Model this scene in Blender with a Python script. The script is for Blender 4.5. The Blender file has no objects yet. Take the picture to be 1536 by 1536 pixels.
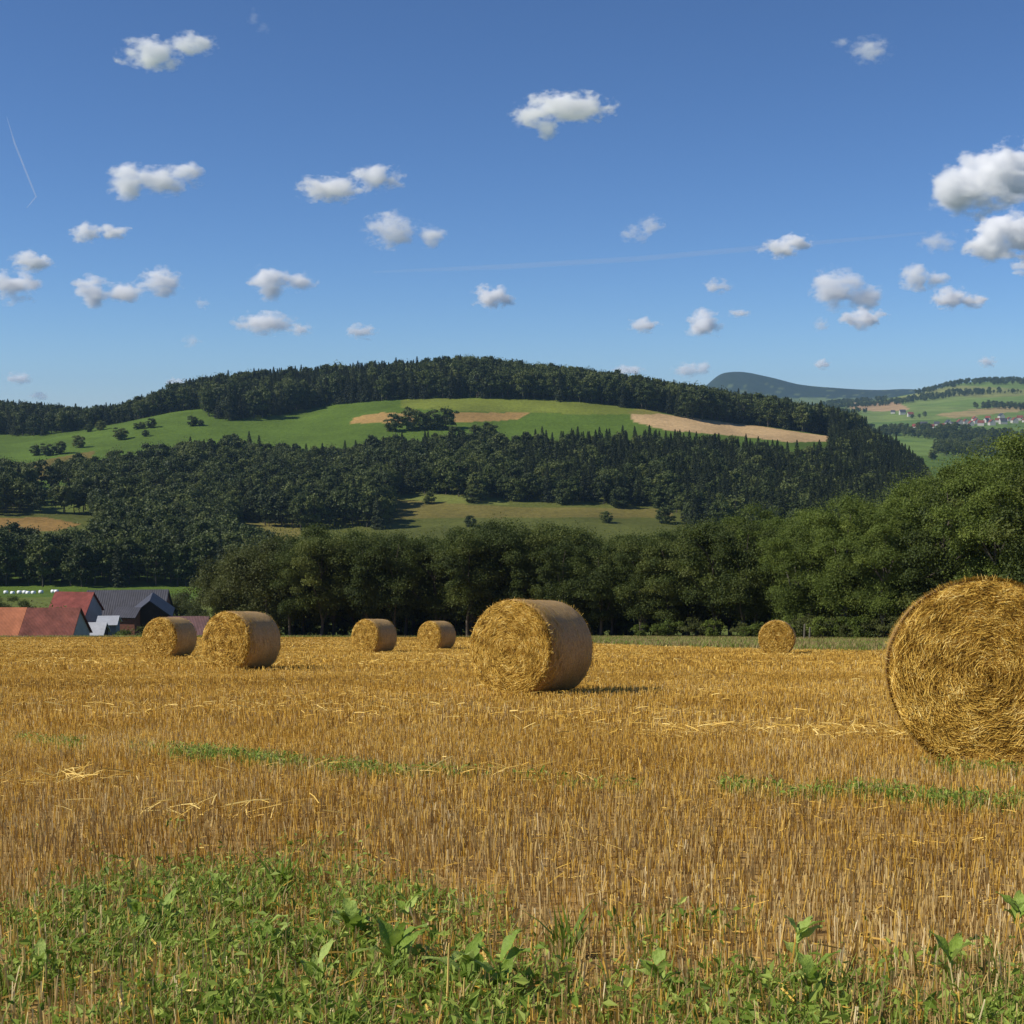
import bpy, bmesh, math, random
import numpy as np
from mathutils import Vector, Matrix, noise as mnoise

SC = bpy.context.scene
COL = SC.collection
R = math.radians
rng = np.random.default_rng(11)
random.seed(5)

# ------------------------------------------------------------------ camera model
F = 2000.0            # focal length in photo pixels (photo 1536 x 1536)
HOR = 610.0           # row of the true horizon
CAMH = 1.1            # eye height over the sloping field
PITCH = math.atan((768 - HOR) / F)
CP, SP = math.cos(PITCH), math.sin(PITCH)
SLOPE = math.tan(PITCH + math.atan(175 / F))     # the field falls away from the viewer


def ray(px, py):
    u, v = (px - 768) / F, (768 - py) / F
    d = np.array([u, CP + v * SP, -SP + v * CP])
    return d / d[1]


def at(px, py, y):
    """point seen at that pixel, y metres out"""
    d = ray(px, py) * y
    return Vector((d[0], d[1], d[2] + CAMH))


def project(P):
    P = np.asarray(P, float)
    q = P - np.array([0, 0, CAMH])
    f = q[..., 1] * CP - q[..., 2] * SP
    v = q[..., 1] * SP + q[..., 2] * CP
    return 768 + F * q[..., 0] / f, 768 - F * v / f


def field_y(py):
    z = ray(768, py)[2]
    return CAMH / (-z - SLOPE)


def field_z(y):
    return -SLOPE * y


def on_field(px, py):
    y = field_y(py)
    return Vector((ray(px, py)[0] * y, y, field_z(y)))


def lin(r, g, b):
    def f(c):
        c /= 255.0
        return c / 12.92 if c <= 0.04045 else ((c + 0.055) / 1.055) ** 2.4
    return (f(r), f(g), f(b), 1.0)


# ------------------------------------------------------------------ object helpers
def tag(o, label=None, cat=None, group=None, kind=None):
    if label: o['label'] = label
    if cat: o['category'] = cat
    if group: o['group'] = group
    if kind: o['kind'] = kind
    return o


def empty(name, loc=(0, 0, 0), rz=0.0):
    o = bpy.data.objects.new(name, None)
    o.location = loc
    o.rotation_euler = (0, 0, rz)
    o.empty_display_size = 0.3
    COL.objects.link(o)
    return o


def link(name, me, parent=None):
    o = bpy.data.objects.new(name, me)
    COL.objects.link(o)
    if parent is not None:
        o.parent = parent
    return o


def copy_tree(o, parent=None):
    c = o.copy()
    COL.objects.link(c)
    if parent is not None:
        c.parent = parent
    for ch in list(o.children):
        copy_tree(ch, c)
    return c


def npmesh(name, verts, faces, mats, tint=None, smooth=False, midx=None):
    """verts (N,3); faces (M,k); tint per vertex"""
    me = bpy.data.meshes.new(name)
    verts = np.ascontiguousarray(verts, np.float32)
    faces = np.ascontiguousarray(faces, np.int32)
    M, k = faces.shape
    me.vertices.add(len(verts))
    me.vertices.foreach_set('co', verts.ravel())
    me.loops.add(M * k)
    me.loops.foreach_set('vertex_index', faces.ravel())
    me.polygons.add(M)
    me.polygons.foreach_set('loop_start', np.arange(0, M * k, k, dtype=np.int32))
    me.polygons.foreach_set('loop_total', np.full(M, k, np.int32))
    me.polygons.foreach_set('use_smooth', np.full(M, bool(smooth)))
    if midx is not None:
        me.polygons.foreach_set('material_index', np.ascontiguousarray(midx, np.int32))
    me.update(calc_edges=True)
    me.validate()
    if tint is not None:
        a = me.attributes.new('tint', 'FLOAT', 'POINT')
        a.data.foreach_set('value', np.ascontiguousarray(tint, np.float32))
    for m in (mats if isinstance(mats, (list, tuple)) else [mats]):
        me.materials.append(m)
    return me


class Geo:
    """collects quads (tris are doubled-up quads) with tint and material index"""
    def __init__(self):
        self.v, self.f, self.t, self.m, self.n = [], [], [], [], 0

    def add(self, v, f, t=0.5, m=0):
        v = np.asarray(v, float).reshape(-1, 3)
        f = np.asarray(f, int)
        self.v.append(v)
        self.f.append(f + self.n)
        self.t.append(np.broadcast_to(np.asarray(t, float), (len(v),)).copy())
        self.m.append(np.full(len(f), m))
        self.n += len(v)

    def mesh(self, name, mats, smooth=False):
        return npmesh(name, np.concatenate(self.v), np.concatenate(self.f), mats,
                      np.concatenate(self.t), smooth, np.concatenate(self.m))


def tube(geo, pts, radii, seg=6, t=0.5, m=0):
    pts = [Vector(p) for p in pts]
    rings = []
    for i, p in enumerate(pts):
        a = pts[min(i + 1, len(pts) - 1)] - pts[max(i - 1, 0)]
        a.normalize()
        b = a.cross(Vector((0.31, 0.95, 0.1)))
        b.normalize()
        c = a.cross(b)
        for k in range(seg):
            w = 2 * math.pi * k / seg
            rings.append(p + (b * math.cos(w) + c * math.sin(w)) * radii[i])
    f = []
    for i in range(len(pts) - 1):
        for k in range(seg):
            f.append((i * seg + k, i * seg + (k + 1) % seg, (i + 1) * seg + (k + 1) % seg, (i + 1) * seg + k))
    geo.add([tuple(r) for r in rings], f, t, m)


def unit(a):
    return a / np.maximum(np.linalg.norm(a, axis=-1, keepdims=True), 1e-9)


def leaves(geo, cen, nrm, length, width, t, m=0, g=rng):
    """diamond shaped folded leaf sprays: cen (N,3), nrm (N,3)"""
    n = len(cen)
    nrm = unit(nrm)
    a = unit(np.cross(nrm, unit(g.normal(size=(n, 3)))))
    b = np.cross(nrm, a)
    L = np.asarray(length).reshape(-1, 1) * np.ones((n, 1))
    W = np.asarray(width).reshape(-1, 1) * np.ones((n, 1))
    k = g.uniform(-.2, .2, (n, 1))
    v = np.stack([cen - a * L * .5, cen + b * W * .5 + nrm * L * .12 + a * L * k, cen + a * L * .5,
                  cen - b * W * .5 + nrm * L * .12 + a * L * k], 1)
    f = np.arange(n * 4).reshape(n, 4)
    geo.add(v, f, np.repeat(np.asarray(t) * np.ones(n), 4), m)


# ------------------------------------------------------------------ materials
class NT:
    def __init__(self, name):
        self.mat = bpy.data.materials.new(name)
        self.mat.use_nodes = True
        self.t = self.mat.node_tree
        self.t.nodes.clear()
        self.out = self.n('ShaderNodeOutputMaterial')

    def n(self, kind, **kw):
        x = self.t.nodes.new(kind)
        for k, v in kw.items():
            setattr(x, k, v)
        return x

    def l(self, a, b):
        self.t.links.new(a, b)

    def attr(self, name, typ='GEOMETRY'):
        return self.n('ShaderNodeAttribute', attribute_name=name, attribute_type=typ)

    def noise(self, scale, detail=4.0, rough=0.55, vec=None, dist=0.0):
        x = self.n('ShaderNodeTexNoise')
        x.inputs['Scale'].default_value = scale
        x.inputs['Detail'].default_value = detail
        x.inputs['Roughness'].default_value = rough
        x.inputs['Distortion'].default_value = dist
        if vec is not None:
            self.l(vec, x.inputs['Vector'])
        return x.outputs['Fac']

    def ramp(self, fac, stops):
        x = self.n('ShaderNodeValToRGB')
        e = x.color_ramp.elements
        e[0].position, e[0].color = stops[0]
        e[1].position, e[1].color = stops[1]
        for p, c in stops[2:]:
            k = e.new(p)
            k.color = c
        self.l(fac, x.inputs['Fac'])
        return x.outputs['Color']

    def math(self, op, a, b):
        x = self.n('ShaderNodeMath', operation=op)
        for i, s in enumerate((a, b)):
            if isinstance(s, (int, float)):
                x.inputs[i].default_value = s
            else:
                self.l(s, x.inputs[i])
        return x.outputs[0]

    def mix(self, fac, a, b, blend='MIX'):
        x = self.n('ShaderNodeMix', data_type='RGBA', blend_type=blend)
        for s, i in ((fac, 0), (a, 6), (b, 7)):
            if isinstance(s, (int, float, tuple)):
                x.inputs[i].default_value = s
            else:
                self.l(s, x.inputs[i])
        return x.outputs[2]

    def bump(self, h, strength, dist):
        x = self.n('ShaderNodeBump')
        x.inputs['Strength'].default_value = strength
        x.inputs['Distance'].default_value = dist
        self.l(h, x.inputs['Height'])
        return x.outputs['Normal']

    def finish(self, color, rough=0.8, normal=None, transl=0.0, spec=0.25):
        p = self.n('ShaderNodeBsdfPrincipled')
        p.inputs['Roughness'].default_value = rough
        p.inputs['Specular IOR Level'].default_value = spec
        if isinstance(color, tuple):
            p.inputs['Base Color'].default_value = color
        else:
            self.l(color, p.inputs['Base Color'])
        if normal is not None:
            self.l(normal, p.inputs['Normal'])
        s = p.outputs[0]
        if transl:
            tr = self.n('ShaderNodeBsdfTranslucent')
            if isinstance(color, tuple):
                tr.inputs['Color'].default_value = color
            else:
                self.l(color, tr.inputs['Color'])
            mx = self.n('ShaderNodeMixShader')
            mx.inputs[0].default_value = transl
            self.l(s, mx.inputs[1])
            self.l(tr.outputs[0], mx.inputs[2])
            s = mx.outputs[0]
        self.l(s, self.out.inputs['Surface'])
        return self.mat


def leaf_mat(name, dark, mid, light, transl=0.36, vary=0.35):
    k = NT(name)
    t = k.attr('tint').outputs['Fac']
    rnd = k.n('ShaderNodeObjectInfo').outputs['Random']
    f = k.math('ADD', k.math('MULTIPLY', t, 1 - vary), k.math('MULTIPLY', rnd, vary))
    c = k.ramp(f, [(0.0, dark), (1.0, light), (0.5, mid)])
    return k.finish(c, 0.6, None, transl, 0.3)


M = {}
M['leaf_near'] = leaf_mat('broadleaf foliage', (.026, .040, .007, 1), (.070, .098, .016, 1), (.175, .195, .038, 1))
M['leaf_willow'] = leaf_mat('willow foliage', (.050, .062, .014, 1), (.090, .105, .024, 1), (.145, .155, .040, 1))
M['leaf_right'] = leaf_mat('ash foliage', (.046, .068, .010, 1), (.122, .168, .024, 1), (.245, .290, .052, 1))
M['leaf_far'] = leaf_mat('far broadleaf foliage', (.028, .042, .009, 1), (.070, .095, .019, 1), (.155, .178, .040, 1), .2, .7)
M['needle_far'] = leaf_mat('spruce needles', (.017, .027, .010, 1), (.036, .051, .016, 1), (.070, .088, .025, 1), .1, .7)
M['leaf_weed'] = leaf_mat('weed leaves', (.095, .150, .022, 1), (.210, .300, .050, 1), (.42, .50, .160, 1), .4, .0)
k = NT('broad weed leaves')
tc = k.n('ShaderNodeTexCoord').outputs['Object']
t = k.attr('tint').outputs['Fac']
f = k.math('ADD', k.math('MULTIPLY', t, .75), k.math('MULTIPLY', k.math('SUBTRACT', k.noise(60, 5, .7, tc), .3), .6))
c = k.ramp(f, [(0.0, (.10, .16, .020, 1)), (1.0, (.52, .62, .17, 1)), (.5, (.26, .38, .055, 1))])
c = k.mix(k.math('GREATER_THAN', k.noise(38, 4, .6, tc), .66), c, (.22, .15, .05, 1))
M['leaf_weed'] = k.finish(c, .55, k.bump(k.noise(90, 3, .6, tc), .5, .01), .38, .3)
M['blade'] = leaf_mat('grass blades', (.075, .115, .012, 1), (.19, .29, .032, 1), (.48, .55, .115, 1), .42, .0)
M['dry_blade'] = leaf_mat('dry grass', (.16, .13, .04, 1), (.27, .20, .075, 1), (.38, .31, .14, 1), .2, .0)

k = NT('bark')
M['bark'] = k.finish(k.ramp(k.noise(6, 6), [(0.3, (.045, .035, .026, 1)), (0.7, (.13, .11, .085, 1))]), .9)
k = NT('pale bark')
M['pale_bark'] = k.finish(k.ramp(k.noise(5, 6), [(0.3, (.08, .07, .055, 1)), (0.7, (.20, .18, .145, 1))]), .9)

# straw: tint drives the shade of every single stalk
k = NT('stubble straw')
M['stubble'] = k.finish(k.ramp(k.attr('tint').outputs['Fac'], [(0.0, (.19, .100, .018, 1)), (1.0, (.93, .70, .23, 1)), (0.35, (.47, .275, .046, 1)),
                                                            (0.7, (.71, .455, .080, 1))]), .6, None, .2, .25)
k = NT('weathered stubble straw')
M['stubble_grey'] = k.finish(k.ramp(k.attr('tint').outputs['Fac'], [(0.0, (.17, .105, .045, 1)), (1.0, (.80, .66, .38, 1)), (0.35, (.40, .275, .110, 1)),
                                                            (0.7, (.62, .45, .170, 1))]), .6, None, .2, .25)
k = NT('bale straw')
M['bale_strand'] = k.finish(k.ramp(k.attr('tint').outputs['Fac'], [(0.0, (.13, .065, .012, 1)), (1.0, (.95, .76, .28, 1)), (0.3, (.45, .260, .034, 1)),
                                                            (0.7, (.80, .54, .105, 1))]), .65, None, .15, .25)


# ------------------------------------------------------------------ terrain
def pchip(x, y, xi):
    x = np.asarray(x, float); y = np.asarray(y, float)
    h = np.diff(x); d = np.diff(y) / h
    m = np.zeros(len(x))
    for i in range(1, len(x) - 1):
        if d[i - 1] * d[i] > 0:
            w1, w2 = 2 * h[i] + h[i - 1], h[i] + 2 * h[i - 1]
            m[i] = (w1 + w2) / (w1 / d[i - 1] + w2 / d[i])
    m[0], m[-1] = d[0], d[-1]
    i = np.clip(np.searchsorted(x, xi) - 1, 0, len(h) - 1)
    t = np.clip((xi - x[i]) / h[i], 0, 1)
    return ((2 * t**3 - 3 * t**2 + 1) * y[i] + (t**3 - 2 * t**2 + t) * h[i] * m[i]
            + (-2 * t**3 + 3 * t**2) * y[i + 1] + (t**3 - t**2) * h[i] * m[i + 1])


EDGE = 165.0
C0 = [-1400, -300, 0, 150, 300, 450, 600, 700, 768, 950, 1100, 1250, 1330, 1390, 1450, 1536, 1900, 2800]
# ground rows as seen from the camera at each distance, one entry per column
LAY = {
    200: [990] * 18,
    250: [978, 978, 978, 978, 978, 980, 985, 985, 985, 985, 985, 985, 985, 985, 985, 985, 985, 985],
    350: [896, 896, 895, 895, 898, 915, 930, 930, 930, 930, 930, 930, 930, 930, 930, 930, 930, 930],
    430: [880, 880, 879, 879, 879, 885, 893, 895, 895, 895, 895, 895, 895, 895, 895, 895, 895, 895],
    520: [818, 818, 818, 822, 830, 836, 842, 845, 845, 845, 845, 850, 855, 860, 860, 860, 860, 860],
    600: [778, 778, 778, 784, 792, 796, 796, 797, 797, 798, 802, 808, 815, 822, 825, 825, 825, 825],
    680: [748, 748, 748, 752, 758, 760, 752, 750, 752, 757, 764, 775, 785, 797, 800, 800, 800, 800],
    800: [708, 708, 708, 708, 708, 712, 704, 700, 700, 704, 712, 730, 745, 768, 772, 772, 772, 770],
    900: [672, 672, 680, 672, 664, 664, 660, 660, 668, 672, 680, 694, 712, 748, 752, 752, 750, 750],
    1050: [655, 655, 654, 641, 616, 616, 600, 598, 598, 612, 634, 655, 688, 732, 738, 738, 736, 736],
    1200: [640, 636, 630, 636, 604, 586, 581, 574, 579, 605, 624, 650, 672, 718, 722, 722, 720, 720],
    1400: [646, 644, 642, 644, 630, 610, 605, 600, 605, 628, 645, 668, 690, 702, 706, 706, 704, 704],
    1800: [660, 660, 660, 660, 660, 660, 660, 660, 660, 660, 660, 680, 682, 682, 682, 682, 680, 680],
    2200: [655, 655, 655, 655, 655, 655, 655, 655, 655, 655, 655, 656, 658, 660, 660, 658, 655, 655],
    2600: [650, 650, 650, 650, 650, 650, 650, 650, 650, 650, 645, 640, 640, 640, 638, 636, 632, 632],
    3200: [645, 645, 645, 645, 645, 645, 645, 645, 645, 645, 635, 622, 620, 618, 614, 610, 606, 606],
    3800: [640, 640, 640, 640, 640, 640, 640, 640, 640, 640, 630, 612, 606, 600, 590, 584, 580, 580],
    4300: [638, 638, 638, 638, 638, 638, 638, 638, 638, 638, 628, 606, 598, 588, 574, 571, 572, 575],
    5000: [632, 632, 632, 632, 632, 632, 632, 632, 632, 632, 622, 604, 596, 592, 590, 590, 590, 590],
}
MCOL = [-1400, 900, 1000, 1040, 1062, 1080, 1105, 1150, 1200, 1250, 1300, 1340, 1400, 1500, 1700, 2800]
MT = {
    6300: [625, 625, 622, 616, 612, 608, 606, 606, 606, 604, 602, 600, 600, 600, 600, 600],
    7000: [620, 620, 606, 592, 575, 559, 556, 565, 577, 582, 584, 584, 588, 592, 596, 596],
    8000: [624, 624, 616, 606, 596, 590, 588, 592, 596, 598, 598, 598, 600, 602, 604, 604],
    9500: [622] * 16,
}
cols = np.concatenate([np.arange(-1400, -60, 20), np.arange(-60, 1600, 4), np.arange(1600, 2801, 20)]).astype(float)
dd = np.concatenate([np.arange(EDGE, 350, 8), np.arange(350, 600, 4), np.arange(600, 1300, 4), np.arange(1300, 1800, 20),
                     np.arange(1800, 4400, 30), np.arange(4400, 6300, 120), np.arange(6300, 7200, 40), np.arange(7200, 9501, 200)]).astype(float)


def row_to_z(py, d):
    v = (768 - np.asarray(py, float)) / F
    return CAMH + d * (-SP + v * CP) / (CP + v * SP)


lay_d, lay_z = [EDGE - 10, EDGE], [np.full(len(cols), field_z(EDGE - 10)), np.full(len(cols), field_z(EDGE))]
for d in sorted(LAY):
    lay_d.append(d)
    lay_z.append(row_to_z(pchip(C0, LAY[d], cols), d))
for d in sorted(MT):
    lay_d.append(d)
    lay_z.append(row_to_z(pchip(MCOL, MT[d], cols), d))
lay_z = np.array(lay_z)
ZG = np.stack([pchip(lay_d, lay_z[:, j], dd) for j in range(len(cols))], 1)      # (nd, nc)
XG = (cols[None, :] - 768) / F * dd[:, None]
YG = np.repeat(dd[:, None], len(cols), 1)
# soften the columns and add natural unevenness
for _ in range(6):
    ZG[:, 1:-1] = .25 * ZG[:, :-2] + .5 * ZG[:, 1:-1] + .25 * ZG[:, 2:]
for i in range(len(dd)):
    a = min(1.0, max(0.0, (dd[i] - 180) / 200))
    sc = dd[i] / 900
    for j in range(len(cols)):
        ZG[i, j] += a * sc * 1.6 * mnoise.fractal(Vector((XG[i, j] / (90 * sc), YG[i, j] / (90 * sc), 3.3)), 0.9, 2.1, 3)


def terrain_z(x, y):
    x = np.asarray(x, float); y = np.asarray(y, float)
    c = np.clip(768 + F * x / y, cols[0], cols[-1] - 1e-3)
    j = np.clip(np.searchsorted(cols, c) - 1, 0, len(cols) - 2)
    i = np.clip(np.searchsorted(dd, y) - 1, 0, len(dd) - 2)
    t = (c - cols[j]) / (cols[j + 1] - cols[j])
    s = np.clip((y - dd[i]) / (dd[i + 1] - dd[i]), 0, 1)
    z = (ZG[i, j] * (1 - t) + ZG[i, j + 1] * t) * (1 - s) + (ZG[i + 1, j] * (1 - t) + ZG[i + 1, j + 1] * t) * s
    return np.where(y < EDGE, -SLOPE * y, z)


def tz(x, y):
    return float(terrain_z(np.array([x]), np.array([y]))[0])


def inpoly(px, py, poly):
    px = np.asarray(px); py = np.asarray(py)
    r = np.zeros(px.shape, bool)
    n = len(poly)
    for i in range(n):
        x1, y1 = poly[i]; x2, y2 = poly[(i + 1) % n]
        if y1 == y2:
            continue
        c = ((y1 > py) != (y2 > py)) & (px < (x2 - x1) * (py - y1) / (y2 - y1) + x1)
        r ^= c
    return r


GX, GY = project(np.stack([XG, YG, ZG], -1))
cola = np.empty(XG.shape + (4,), np.float32)
MEADOW = (.085, .142, .022, 1)
OLIVE = (.092, .108, .026, 1)
cola[:] = MEADOW
wob = np.array([[mnoise.noise(Vector((XG[i, j] / 40, YG[i, j] / 40, 0))) for j in range(len(cols))] for i in range(len(dd))])
GXw, GYw = GX + wob * 5, GY + wob * 1.3


def paint(cond, c):
    cola[cond] = c


paint(YG < 350, (.12, .15, .035, 1))
paint((YG > 500) & (YG < 720), OLIVE)
paint(inpoly(GXw, GYw, [(-400, 776), (70, 776), (120, 786), (80, 797), (-400, 800)]), (.235, .150, .050, 1))
paint(inpoly(GXw, GYw, [(60, 740), (160, 738), (150, 770), (40, 770)]), (.13, .17, .035, 1))
paint(inpoly(GXw, GYw, [(330, 782), (450, 784), (450, 815), (330, 815)]), (.165, .150, .045, 1))
paint(inpoly(GXw, GYw, [(590, 735), (760, 748), (760, 757), (600, 752)]), (.135, .160, .040, 1))
paint(inpoly(GXw, GYw, [(-400, 700), (40, 696), (100, 684), (140, 676), (140, 700), (60, 720), (-400, 730)]), (.15, .125, .035, 1))
paint(inpoly(GXw, GYw, [(580, 748), (760, 760), (1010, 764), (1010, 776), (580, 778)]), (.145, .130, .038, 1))
# the arable strips on the upper slope
paint(inpoly(GXw, GYw, [(600, 596), (860, 600), (960, 612), (960, 622), (780, 620), (600, 612)]), (.150, .185, .034, 1))
paint(inpoly(GX, GYw, [(530, 626), (575, 619), (620, 621), (620, 634), (525, 636)]), (.33, .22, .085, 1))
paint(inpoly(GX, GYw, [(676, 618), (794, 620), (775, 630), (676, 633)]), (.33, .22, .085, 1))
paint(inpoly(GX, GYw, [(945, 622), (975, 618), (1050, 628), (1130, 638), (1250, 655), (1250, 663), (1190, 664), (1120, 656), (1000, 645), (950, 632)]), (.44, .315, .175, 1))
paint(inpoly(GX, GYw, [(960, 611), (1000, 616), (975, 622), (940, 620)]), (.19, .19, .05, 1))
# far farmland
far = YG > 1700
tile = np.array([[mnoise.cell(Vector(((XG[i, j] + .3 * YG[i, j]) / 260, (YG[i, j] - .2 * XG[i, j]) / 330, 7))) for j in range(len(cols))] for i in range(len(dd))])
for lo, hi, c in ((-1, .25, (.13, .20, .045, 1)), (.25, .5, (.16, .22, .06, 1)), (.5, .7, (.10, .17, .04, 1)), (.7, .85, (.19, .21, .07, 1)), (.85, 2, (.12, .17, .05, 1))):
    paint(far & (tile >= lo) & (tile < hi), c)
paint(far & inpoly(GXw, GYw, [(1270, 604), (1345, 602), (1365, 614), (1330, 618), (1275, 614)]), (.36, .25, .14, 1))
paint(far & inpoly(GXw, GYw, [(1400, 622), (1500, 610), (1536, 608), (1536, 616), (1430, 627)]), (.30, .24, .11, 1))
paint((YG > 4500), (.024, .036, .022, 1))
paint((YG > 5800) & (wob > .45) & (GY > 575), (.10, .13, .05, 1))
paint((YG > 4500) & (GYw > 597) & (tile > .45), (.12, .16, .055, 1))

k = NT('hill ground')
ca = k.attr('ground_colour').outputs['Color']
pos = k.n('ShaderNodeNewGeometry').outputs['Position']
n1 = k.noise(.02, 6, .6, pos)
n2 = k.noise(.35, 5, .65, pos)
v1 = k.ramp(n1, [(0.3, (.72, .70, .66, 1)), (0.72, (1.25, 1.2, 1.1, 1))])
v2 = k.ramp(n2, [(0.25, (.70, .72, .7, 1)), (0.75, (1.25, 1.22, 1.2, 1))])
c = k.mix(1.0, k.mix(1.0, ca, v1, 'MULTIPLY'), v2, 'MULTIPLY')
M['hills'] = k.finish(c, .95, k.bump(n2, .6, 1.2), 0, .1)

nd, nc = XG.shape
idx = np.arange(nd * nc).reshape(nd, nc)
quads = np.stack([idx[:-1, :-1], idx[:-1, 1:], idx[1:, 1:], idx[1:, :-1]], -1).reshape(-1, 4)
me = npmesh('hills', np.stack([XG, YG, ZG], -1).reshape(-1, 3), quads, M['hills'], smooth=True)
a = me.attributes.new('ground_colour', 'FLOAT_COLOR', 'POINT')
a.data.foreach_set('color', cola.reshape(-1))
hills = link('hills', me)
tag(hills, kind='structure')

# the stubble field itself: a tilted sheet with slight unevenness
FX = np.concatenate([[-1200, -700, -400, -250, -160], np.arange(-110, 111, 2.0), [160, 250, 400, 700, 1200]])
FX = np.concatenate([[-230], FX[(FX > -190) & (FX < 190)], [230]])
FY = np.concatenate([[-60, -30, -10], np.arange(0, 40, 1.0), np.arange(40, EDGE, 5.0), [EDGE]])
fx, fy = np.meshgrid(FX, FY)
# the field's last row runs along the hill sheet's first row
fz = -SLOPE * fy
und = np.array([[mnoise.noise(Vector((fx[i, j] / 3.1, fy[i, j] / 3.1, 9))) for j in range(fx.shape[1])] for i in range(fx.shape[0])])
fz = fz + und * .02 * (fy < 150)
nd2, nc2 = fx.shape
idx = np.arange(nd2 * nc2).reshape(nd2, nc2)
quads = np.stack([idx[:-1, :-1], idx[:-1, 1:], idx[1:, 1:], idx[1:, :-1]], -1).reshape(-1, 4)
k = NT('stubble ground')
pos = k.n('ShaderNodeNewGeometry').outputs['Position']
mp = k.n('ShaderNodeMapping')
mp.inputs['Scale'].default_value = (1, .35, 1)
k.l(pos, mp.inputs['Vector'])
big = k.noise(.22, 5, .6, mp.outputs[0])
fine = k.noise(9, 6, .7, pos)
c1 = k.ramp(fine, [(0.25, (.14, .090, .042, 1)), (0.75, (.58, .41, .165, 1)), (0.50, (.34, .22, .080, 1))])
c2 = k.ramp(big, [(0.32, (.82, .74, .62, 1)), (0.68, (1.12, 1.1, 1.05, 1))])
c = k.mix(1.0, c1, c2, 'MULTIPLY')
va = k.attr('verge').outputs['Fac']
vn = k.noise(.5, 5, .65, pos)
vf = k.math('MULTIPLY', va, k.math('MINIMUM', 1.0, k.math('MULTIPLY', vn, 1.7)))
verge_c = k.ramp(k.noise(1.4, 5, .7, pos), [(.3, (.12, .12, .030, 1)), (.7, (.32, .25, .085, 1))])
c = k.mix(vf, c, verge_c)
M['field'] = k.finish(c, .95, k.bump(fine, .35, .03), 0, .1)
me = npmesh('field', np.stack([fx, fy, fz], -1).reshape(-1, 3), quads, M['field'], smooth=True)


def verge_amount(x, y):
    """1 on the unmown grass strip before the trees, at the far right"""
    px = 768 + F * np.asarray(x) / np.maximum(y, 1)
    start = np.interp(px, [300, 820, 900, 1000, 1150, 1300, 1600], [154, 150, 84, 72, 62, 57, 55])
    return np.clip((y - start) / 7, 0, 1)


a = me.attributes.new('verge', 'FLOAT', 'POINT')
a.data.foreach_set('value', verge_amount(fx, fy).astype(np.float32).ravel())
field = link('field', me)
tag(field, kind='structure')


# ------------------------------------------------------------------ trees
def broadleaf(seed, h, Rr, n_clump, n_leaf, leaf, base=.2, mats=('leaf_near', 'bark'), limbs=9, droop=0.0, trunk_r=None):
    """returns (trunk geo, crown geo)"""
    g = np.random.default_rng(seed)
    tr, cr = Geo(), Geo()
    trunk_r = trunk_r or h * .0135
    lean = g.normal(0, .03 * h, 2)
    tp = [Vector((lean[0] * s * s + g.normal(0, .012 * h) * (s > 0), lean[1] * s * s + g.normal(0, .012 * h) * (s > 0), h * .86 * s)) for s in np.linspace(0, 1, 7)]
    tp[0].z = -.5
    tube(tr, tp, [trunk_r * (1.25 - 1.1 * s) if s > 0 else trunk_r * 1.5 for s in np.linspace(0, 1, 7)], 7)
    zc, rz = h * (base + 1) / 2, h * (1 - base) / 2
    # uneven crown outline: radius modulated by a few lobes
    cl = []
    for i in range(n_clump):
        d = unit(g.normal(size=3))
        rr = g.uniform(.25, 1) ** .45
        az = math.atan2(d[1], d[0])
        lobe = 1 + .22 * math.sin(2 * az + seed) + .14 * math.sin(5 * az + 2.1 * seed)
        wid = 1.0 if d[2] > 0 else 1 - .25 * abs(d[2])
        c = np.array([d[0] * Rr * lobe * wid, d[1] * Rr * lobe * wid, d[2] * rz]) * rr * .86
        c[2] += zc
        s = max(0, min(1, c[2] / (h * .86)))
        c[:2] += lean * s * s
        cl.append((c, Rr * g.uniform(.20, .40)))
    for i in range(limbs):
        c, _ = cl[i]
        s = g.uniform(.25, .75)
        p0 = tp[int(s * 6)]
        mid = (p0 + Vector(c)) / 2 + Vector(g.normal(0, .03 * h, 3))
        mid.z += .02 * h
        tube(tr, [p0, mid, Vector(c)], [trunk_r * .5, trunk_r * .32, trunk_r * .12], 5)
    per = n_leaf // n_clump
    for c, rc in cl:
        n = int(per * g.uniform(.6, 1.4))
        d = unit(g.normal(size=(n, 3)))
        d[:, 2] = np.where(d[:, 2] < -.35, -d[:, 2] * g.uniform(0, 1, n), d[:, 2])
        rad = rc * g.uniform(.25, 1.0, n) ** .5 * (1 + .25 * g.normal(size=n) * .6)
        p = c + d * rad[:, None] * np.array([1, 1, .8 + droop])
        p[:, 2] -= droop * rad * .6
        nr = d * .7 + unit(g.normal(size=(n, 3))) * .8 + np.array([0, 0, .35])
        sz = leaf * g.uniform(.6, 1.35, n)
        t = np.clip(g.normal(.45, .11, n) + g.normal(0, .19), 0, 1)
        leaves(cr, p, nr, sz, sz * g.uniform(.5, .8, n), t, 0, g)
    # some loose sprigs outside the mass
    n = n_leaf // 20
    d = unit(g.normal(size=(n, 3)))
    p = d * np.array([Rr, Rr, rz]) * g.uniform(.85, 1.05, (n, 1)) + np.array([0, 0, zc])
    leaves(cr, p, d + g.normal(size=(n, 3)), leaf * g.uniform(.5, 1, n), leaf * .5, np.clip(g.normal(.6, .2, n), 0, 1), 0, g)
    return tr, cr


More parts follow.
